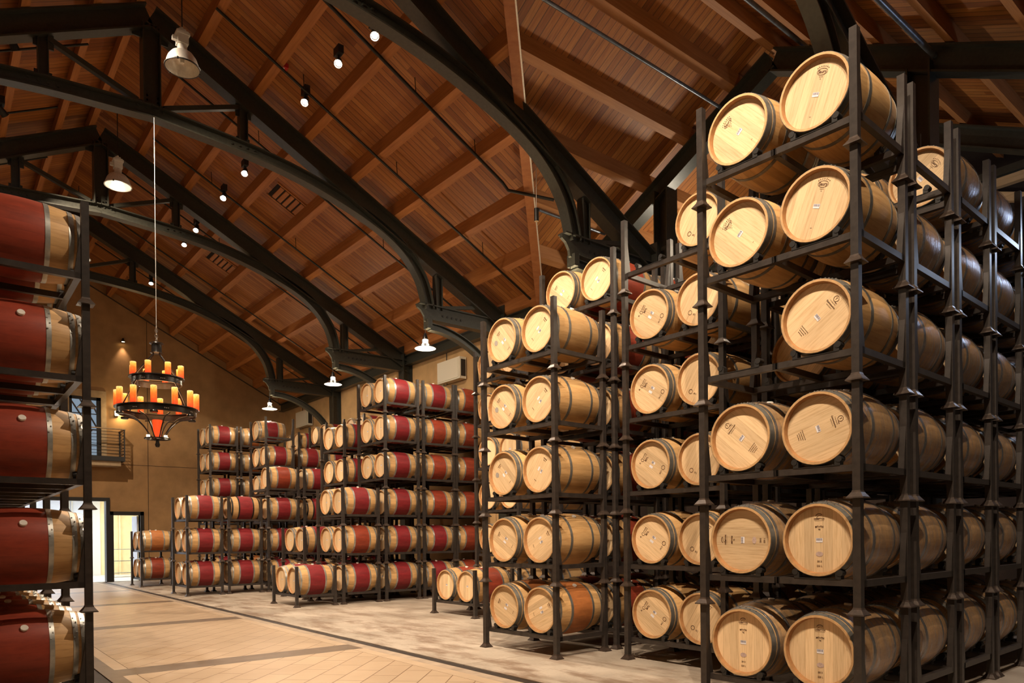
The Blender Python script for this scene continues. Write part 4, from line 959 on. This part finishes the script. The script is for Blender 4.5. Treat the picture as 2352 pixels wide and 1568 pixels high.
def chandelier():
    cx, cy = RIDGE_X+0.03, 14.25
    t = empty('candle_chandelier', (cx, cy, 3.3)); tag(t, 'two-tier black iron chandelier with glowing orange candles', 'chandelier')
    m = MB(); m.tube([(0, 0, 2.0), (0, 0, 5.9)], 0.006, M['hoop'], 6); build(m, 'hanging_cord', t)
    m = MB()
    for k in range(6):
        a = PI/2*k; z = 1.83+0.05*k
        pts = [(0.022*math.cos(q)*math.cos(a), 0.022*math.cos(q)*math.sin(a), z+0.036*math.sin(q)) for q in [2*PI*i/10 for i in range(10)]]
        m.tube(pts, 0.007, M['chrome'], 5, True)
    build(m, 'chain', t, 60)
    m = MB(); m.lathe([(0.0001, 1.80), (0.115, 1.80), (0.12, 1.785), (0.085, 1.77), (0.085, 1.65), (0.09, 1.63), (0.11, 1.62), (0.08, 1.60), (0.0001, 1.60)], M['iron'], 24); build(m, 'hub', t, 40)
    TZ = {'upper': (1.12, 0.43), 'lower': (0.56, 0.665)}
    rings = {}
    for nm, (z, r) in TZ.items():
        m = MB(); m.lathe([(r-0.06, z+0.03), (r+0.035, z+0.03), (r+0.035, z+0.045), (r-0.06, z+0.045)], M['iron'], 48, close=True)
        m.lathe([(r-0.03, z-0.075), (r-0.012, z-0.075), (r-0.012, z+0.03), (r-0.03, z+0.03)], M['iron'], 48, close=True)
        rings[nm] = build(m, 'iron_ring', t, 40)
        m = MB()
        for q in range(8):
            for e in (-0.05, 0, 0.05):
                a = 2*PI*q/8+e*(0.9 if nm == 'lower' else 1.4); m.box(Vector(((r-0.008)*math.cos(a), (r-0.008)*math.sin(a), z-0.03))-Vector((0.009,)*3), Vector(((r-0.008)*math.cos(a), (r-0.008)*math.sin(a), z-0.03))+Vector((0.009,)*3), M['chrome'])
        build(m, 'rivets', rings[nm])
        n = 8 if nm == 'upper' else 12
        for q in range(n):
            a = 2*PI*q/n+0.22; rr = r-0.012; hgt = 0.22 if nm == 'upper' else 0.30
            cm = MB(); cm.lathe([(0.0001, 0), (0.052, 0), (0.052, hgt), (0.045, hgt+0.004), (0.037, hgt-0.012), (0.0001, hgt-0.014)], M['candle'], 16); build(cm, 'candle', t, 40, (rr*math.cos(a), rr*math.sin(a), z+0.045))
            if nm == 'lower' and q % 2 == 0:
                cm = MB(); cm.lathe([(0.0001, 0), (0.06, 0.0), (0.07, 0.02), (0.06, 0.04), (0.0001, 0.04)], M['iron'], 12); build(cm, 'candle_cup', t, 40, (rr*math.cos(a), rr*math.sin(a), z-0.12))
    for q in range(4):
        a = 2*PI*q/4+0.5
        m = MB(); m.tube([(0.05*math.cos(a), 0.05*math.sin(a), 1.62), (0.45*math.cos(a), 0.45*math.sin(a), 1.16)], 0.012, M['iron'], 6); build(m, 'stay_rod', t)
        m = MB(); m.tube([(0.44*math.cos(a), 0.44*math.sin(a), 1.05), (0.70*math.cos(a), 0.70*math.sin(a), 0.6)], 0.012, M['iron'], 6); build(m, 'stay_rod', t)
    for q in range(8):
        a = 2*PI*q/8+0.1
        pts = spline([(0.62*math.cos(a), 0.62*math.sin(a), 0.46), (0.40*math.cos(a), 0.40*math.sin(a), 0.42), (0.24*math.cos(a), 0.24*math.sin(a), 0.28), (0.13*math.cos(a), 0.13*math.sin(a), 0.12), (0.05*math.cos(a), 0.05*math.sin(a), 0.03)], 4)
        m = MB(); m.tube(pts, 0.012, M['iron'], 6); build(m, 'curved_arm', t, 50)
    m = MB(); m.lathe([(0.0001, 0.08), (0.05, 0.09), (0.07, 0.20), (0.085, 0.40), (0.0001, 0.40)], M['red_glass'], 20); build(m, 'centre_bowl', t, 50)
    m = MB(); m.lathe([(0.20, 0.05), (0.22, 0.05), (0.22, 0.07), (0.20, 0.07)], M['iron'], 24, close=True); m.box((-0.21, -0.012, 0.05), (0.21, 0.012, 0.065), M['iron']); m.box((-0.012, -0.21, 0.05), (0.012, 0.21, 0.065), M['iron'])
    m.lathe([(0.0001, -0.10), (0.03, -0.09), (0.045, -0.05), (0.03, 0.0), (0.035, 0.05), (0.0001, 0.05)], M['iron'], 14); build(m, 'finial', t, 40)
    for q in range(4):
        a = 2*PI*q/4+0.5; m = MB(); m.lathe([(0.0001, 0), (0.032, 0), (0.032, 0.04), (0.0001, 0.04)], M['tealight'], 12); build(m, 'tea_light', t, 40, (0.20*math.cos(a), 0.20*math.sin(a), 0.07))
    ld = bpy.data.lights.new('chandelier_glow', 'POINT'); ld.energy = 25; ld.color = (1, 0.5, 0.2); ld.shadow_soft_size = 0.4
    lo = bpy.data.objects.new('chandelier_glow', ld); COL.objects.link(lo); lo.parent = t; lo.location = (0, 0, 1.0)
chandelier()

# ------------------------------------------------------------------ far wall fittings
def far_wall():
    t = empty('balcony', (3.9, FAR_Y, 4.3)); tag(t, 'small black balcony with horizontal rails under the upper window', 'balcony')
    x0, x1 = -0.6, 1.55; yb = -0.85
    m = MB(); m.box((x0, yb, 0.0), (x1, 0, 0.16), M['black']); build(m, 'deck', t)
    m = MB(); m.box((x0, yb+0.1, -0.16), (x1-0.12, 0, 0.0), M['trimwood']); build(m, 'ledge', t)
    for x, y in ((x0, yb), (x1-0.04, yb), (x1-0.04, -0.05), (0.45, yb)):
        m = MB(); m.box((x, y, 0.16), (x+0.04, y+0.04, 1.12), M['black']); build(m, 'post', t)
    m = MB(); m.box((x0, yb-0.02, 1.12), (x1, yb+0.06, 1.15), M['trimwood']); m.box((x1-0.06, yb, 1.12), (x1+0.02, 0, 1.15), M['trimwood']); build(m, 'handrail', t)
    for i in range(8):
        z = 0.26+0.11*i; m = MB(); m.tube([(x0, yb+0.02, z), (x1-0.02, yb+0.02, z)], 0.009, M['black'], 6); m.tube([(x1-0.02, yb+0.02, z), (x1-0.02, -0.02, z)], 0.009, M['black'], 6); build(m, 'rail', t)
    for (x, z, lab) in ((5.56, 8.72, 'small black downlight high on the far ochre wall'),):
        t = empty('wall_lamp', (x, FAR_Y-0.12, z)); tag(t, lab, 'wall lamp')
        m = MB(); m.box((-0.04, 0.02, 0.0), (0.04, 0.12, 0.08), M['black']); build(m, 'bracket', t)
        m = MB(); m.lathe([(0.0001, 0.14), (0.035, 0.13), (0.045, 0.06), (0.085, 0.0), (0.075, 0.0), (0.04, 0.05)], M['black'], 16); build(m, 'shade', t, 40)
        m = MB(); m.lathe([(0.0001, 0.0), (0.05, 0.004), (0.04, 0.03), (0.0001, 0.04)], M['sconce'], 12); build(m, 'bulb', t, 40)
        ld = bpy.data.lights.new('wall_light', 'SPOT'); ld.energy = 40; ld.color = (1, 0.7, 0.45); ld.spot_size = 1.2; ld.spot_blend = 0.9; ld.shadow_soft_size = 0.03
        lo = bpy.data.objects.new('wall_light', ld); COL.objects.link(lo); lo.parent = t; lo.location = (0, 0, -0.02); lo.rotation_euler = (0.0, 0, 0)
    t = empty('wall_sconce', (5.33, FAR_Y-0.12, 6.1)); tag(t, 'glowing wall sconce on the ochre wall, partly hidden by the chandelier ring', 'wall lamp')
    m = MB(); m.box((-0.06, 0.02, -0.1), (0.06, 0.12, 0.1), M['black']); build(m, 'back_plate', t)
    m = MB(); m.lathe([(0.0001, -0.08), (0.06, -0.08), (0.07, 0.08), (0.0001, 0.08)], M['sconce'], 14); build(m, 'shade', t, 40)
    ld = bpy.data.lights.new('sconce_light', 'POINT'); ld.energy = 22; ld.color = (1, 0.72, 0.36); ld.shadow_soft_size = 0.05
    lo = bpy.data.objects.new('sconce_light', ld); COL.objects.link(lo); lo.parent = t; lo.location = (0.1, -0.12, 0)
    # heaters on the right wall
    for y0, lab in ((16.25, 'cream wall heater on the right wall, nearer and larger one'), (26.5, 'cream wall heater on the right wall, farther one by the far corner')):
        t = empty('wall_heater', (WALL_X, y0, 5.88)); tag(t, lab, 'heater', 'wall heaters')
        m = MB(); m.box((-0.26, 0.0, 0.0), (-0.04, 1.12, 0.60), M['heater']); m.box((-0.275, 0.06, 0.04), (-0.26, 1.08, 0.56), M['heater']); build(m, 'casing', t)
        m = MB(); m.box((-0.22, -0.012, 0.07), (-0.07, 0.0, 0.53), M['black']); build(m, 'side_grille', t)
        m = MB(); m.box((-0.04, 0.1, 0.1), (0, 1.0, 0.5), M['black']); build(m, 'mount', t)
        m = MB(); m.tube([(-0.03, 0.98, 0.6), (-0.03, 0.98, 0.98)], 0.012, M['black'], 6); m.box((-0.07, 0.94, 0.98), (0, 1.06, 1.1), M['black']); build(m, 'conduit', t)
        m = MB(); m.tube([(-0.15, 0.80, 0.0), (-0.15, 0.80, -0.05), (-0.15, 0.95, -0.05), (-0.15, 0.95, 0.0)], 0.012, M['black'], 6); build(m, 'drain_loop', t)
    t = empty('fire_alarm', (5.3, 13.25, roof_z(5.3)-0.08)); tag(t, 'small red fire alarm box on the ceiling by the spotlight', 'alarm')
    m = MB(); m.box((-0.06, -0.05, -0.02), (0.06, 0.05, 0.08), M['red']); build(m, 'alarm_case', t)
    m = MB(); m.box((-0.03, -0.02, -0.03), (0.0, 0.01, -0.02), M['white']); build(m, 'strobe', t)
    t = empty('cylinder_light', (9.05, 10.35, 7.60)); tag(t, 'small black cylinder downlight on the valley beam conduit', 'light')
    m = MB(); m.tube([(0, 0, 0.1), (0, 0, 0.95)], 0.006, M['alu'], 5); build(m, 'stem', t)
    m = MB(); m.lathe([(0.0001, 0.16), (0.045, 0.16), (0.045, -0.08), (0.0001, -0.08)], M['black'], 14); build(m, 'cylinder', t, 40)
    m = MB(); m.disc(0.04, -0.082, M['trimwood'], 14); build(m, 'lens', t)
far_wall()

# ------------------------------------------------------------------ bright room beyond the doors
def back_room():
    y0, y1 = FAR_Y+0.25, FAR_Y+6.0
    m = MB(); m.box((-1, y0, -0.12), (7.6, y1, 0), M['bright_floor']); structure(build(m, 'floor_back_room'))
    m = MB(); m.box((-1, y1, 0), (5.55, y1+0.2, 3.6), M['pale_blue']); m.box((5.55, y1, 0), (7.6, y1+0.2, 3.6), M['pale_yellow']); m.box((5.2, y1-0.04, 0), (5.75, y1, 3.6), M['white']); structure(build(m, 'wall_back_room'))
    m = MB(); m.box((7.6, y0, 0), (7.8, y1, 3.6), M['pale_yellow']); structure(build(m, 'wall_back_room_right'))
    m = MB(); m.box((-1.2, y0, 0), (-1, y1, 3.6), M['pale_blue']); structure(build(m, 'wall_back_room_left'))
    m = MB(); m.box((-1, y0, 3.6), (7.6, y1, 3.8), M['white']); structure(build(m, 'ceiling_back_room'))
    for k, x in enumerate((0.8, 3.6, 6.5)):  # unseen panels added to stand in for daylight beyond the doors
        t = empty('added_light_panel', (x, FAR_Y+3.0, 3.52)); tag(t, ['added unseen light panel in the back room ceiling, left', 'added unseen light panel in the back room ceiling above the wide door', 'added unseen light panel in the back room ceiling behind the narrow door'][k], 'ceiling light', 'added back room light panels')
        m = MB(); m.box((-0.4, -1.2, 0.0), (0.4, 1.2, 0.08), M['white']); build(m, 'frame', t)
        m = MB(); m.box((-0.36, -1.15, -0.012), (0.36, 1.15, 0.0), M['door_daylight_panel']); build(m, 'diffuser', t)
    for k, x in enumerate((4.42, 4.52, 4.60, 4.70)):
        m = MB(); m.tube([(x, y1-0.06, 0), (x, y1-0.06, 3.6)], 0.025, M['white'], 8); tag(build(m, 'wall_pipe', None, 50), 'white vertical pipe behind the wide door, %s of four from the left' % ['first', 'second', 'third', 'last'][k], 'pipe', 'white wall pipes')
    for k, x in enumerate((6.02, 6.5)):
        m = MB(); m.tube([(x, y1-0.06, 0), (x, y1-0.06, 3.6)], 0.05, M['pale_yellow'], 8); tag(build(m, 'wall_pipe', None, 50), 'pale yellow vertical pipe behind the narrow door, '+('left one' if k == 0 else 'right one'), 'pipe', 'yellow wall pipes')
    t = empty('wall_clock', (4.73, y1-0.1, 1.78)); tag(t, 'small round black-rimmed clock beyond the wide door', 'clock')
    m = MB(); m.lathe([(0.10, -0.02), (0.13, -0.02), (0.13, 0.04), (0.10, 0.04)], M['black'], 20, 'Y', close=True); build(m, 'rim', t)
    m = MB(); m.disc(0.11, 0.0, M['white'], 20, 'Y'); build(m, 'dial', t)
    m = MB(); m.box((4.55, y1-0.16, 1.05), (5.0, y1-0.08, 1.55), M['white']); tag(build(m, 'wall_cabinet'), 'white electrical box on the wall beyond the wide door', 'cabinet')
    t = empty('utility_cart', (5.72, FAR_Y+3.2, 0)); tag(t, 'grey metal utility cart with two shelves beyond the narrow door', 'cart')
    for x in (0, 0.8):
        for y in (0, 0.45):
            m = MB(); m.tube([(x, y, 0.08), (x, y, 1.15)], 0.014, M['hoop'], 6); build(m, 'leg', t)
            m = MB(); m.lathe([(0.0001, -0.015), (0.05, -0.015), (0.05, 0.015), (0.0001, 0.015)], M['red'] if y == 0 else M['black'], 12, 'Y', (x, y, 0.05)); build(m, 'caster', t)
    for z in (0.16, 0.65, 1.12):
        m = MB(); m.box((0, 0, z), (0.8, 0.45, z+0.025), M['hoop']); build(m, 'shelf', t)
back_room()

# ------------------------------------------------------------------ unseen lamp added in the wing to stand in for cool daylight
def wing_lamp(x, y, label, e):
    t = empty('wing_lamp', (x, y, 6.2)); tag(t, label, 'hanging lamp', 'added cool lamps in the side wing')
    m = MB(); m.tube([(0, 0, 0.2), (0, 0, wing_z(y)-6.25)], 0.01, M['black'], 6); build(m, 'cord', t)
    m = MB(); m.lathe([(0.06, 0.22), (0.16, 0.18), (0.24, 0.03), (0.25, 0.0), (0.235, 0.03), (0.15, 0.17), (0.05, 0.2)], M['alu'], 24); build(m, 'reflector', t, 50)
    ld = bpy.data.lights.new('wing_light', 'POINT'); ld.energy = e; ld.color = (0.62, 0.75, 1.0); ld.shadow_soft_size = 0.3
    lo = bpy.data.objects.new('wing_light', ld); COL.objects.link(lo); lo.parent = t; lo.location = (0, 0, -0.05)
wing_lamp(13.6, 2.2, 'added unseen dome lamp standing in for daylight deep in the side wing', 110)
def inner_lamp():
    x, y, z = 13.5, 9.3, 6.7
    t = empty('wing_lamp', (x, y, z)); tag(t, 'warm silver dome lamp inside the side wing behind the gable frame', 'hanging lamp')
    m = MB(); m.tube([(0, 0, 0.2), (0, 0, wing_z(y)-z-0.05)], 0.01, M['black'], 6); build(m, 'cord', t)
    m = MB(); m.lathe([(0.06, 0.22), (0.16, 0.18), (0.24, 0.03), (0.25, 0.0), (0.235, 0.03), (0.15, 0.17), (0.05, 0.2)], M['alu'], 24); build(m, 'reflector', t, 50)
    ld = bpy.data.lights.new('wing_light', 'POINT'); ld.energy = 150; ld.color = (1.0, 0.86, 0.66); ld.shadow_soft_size = 0.12
    lo = bpy.data.objects.new('wing_light', ld); COL.objects.link(lo); lo.parent = t; lo.location = (-0.45, 0, 0.1)
inner_lamp()
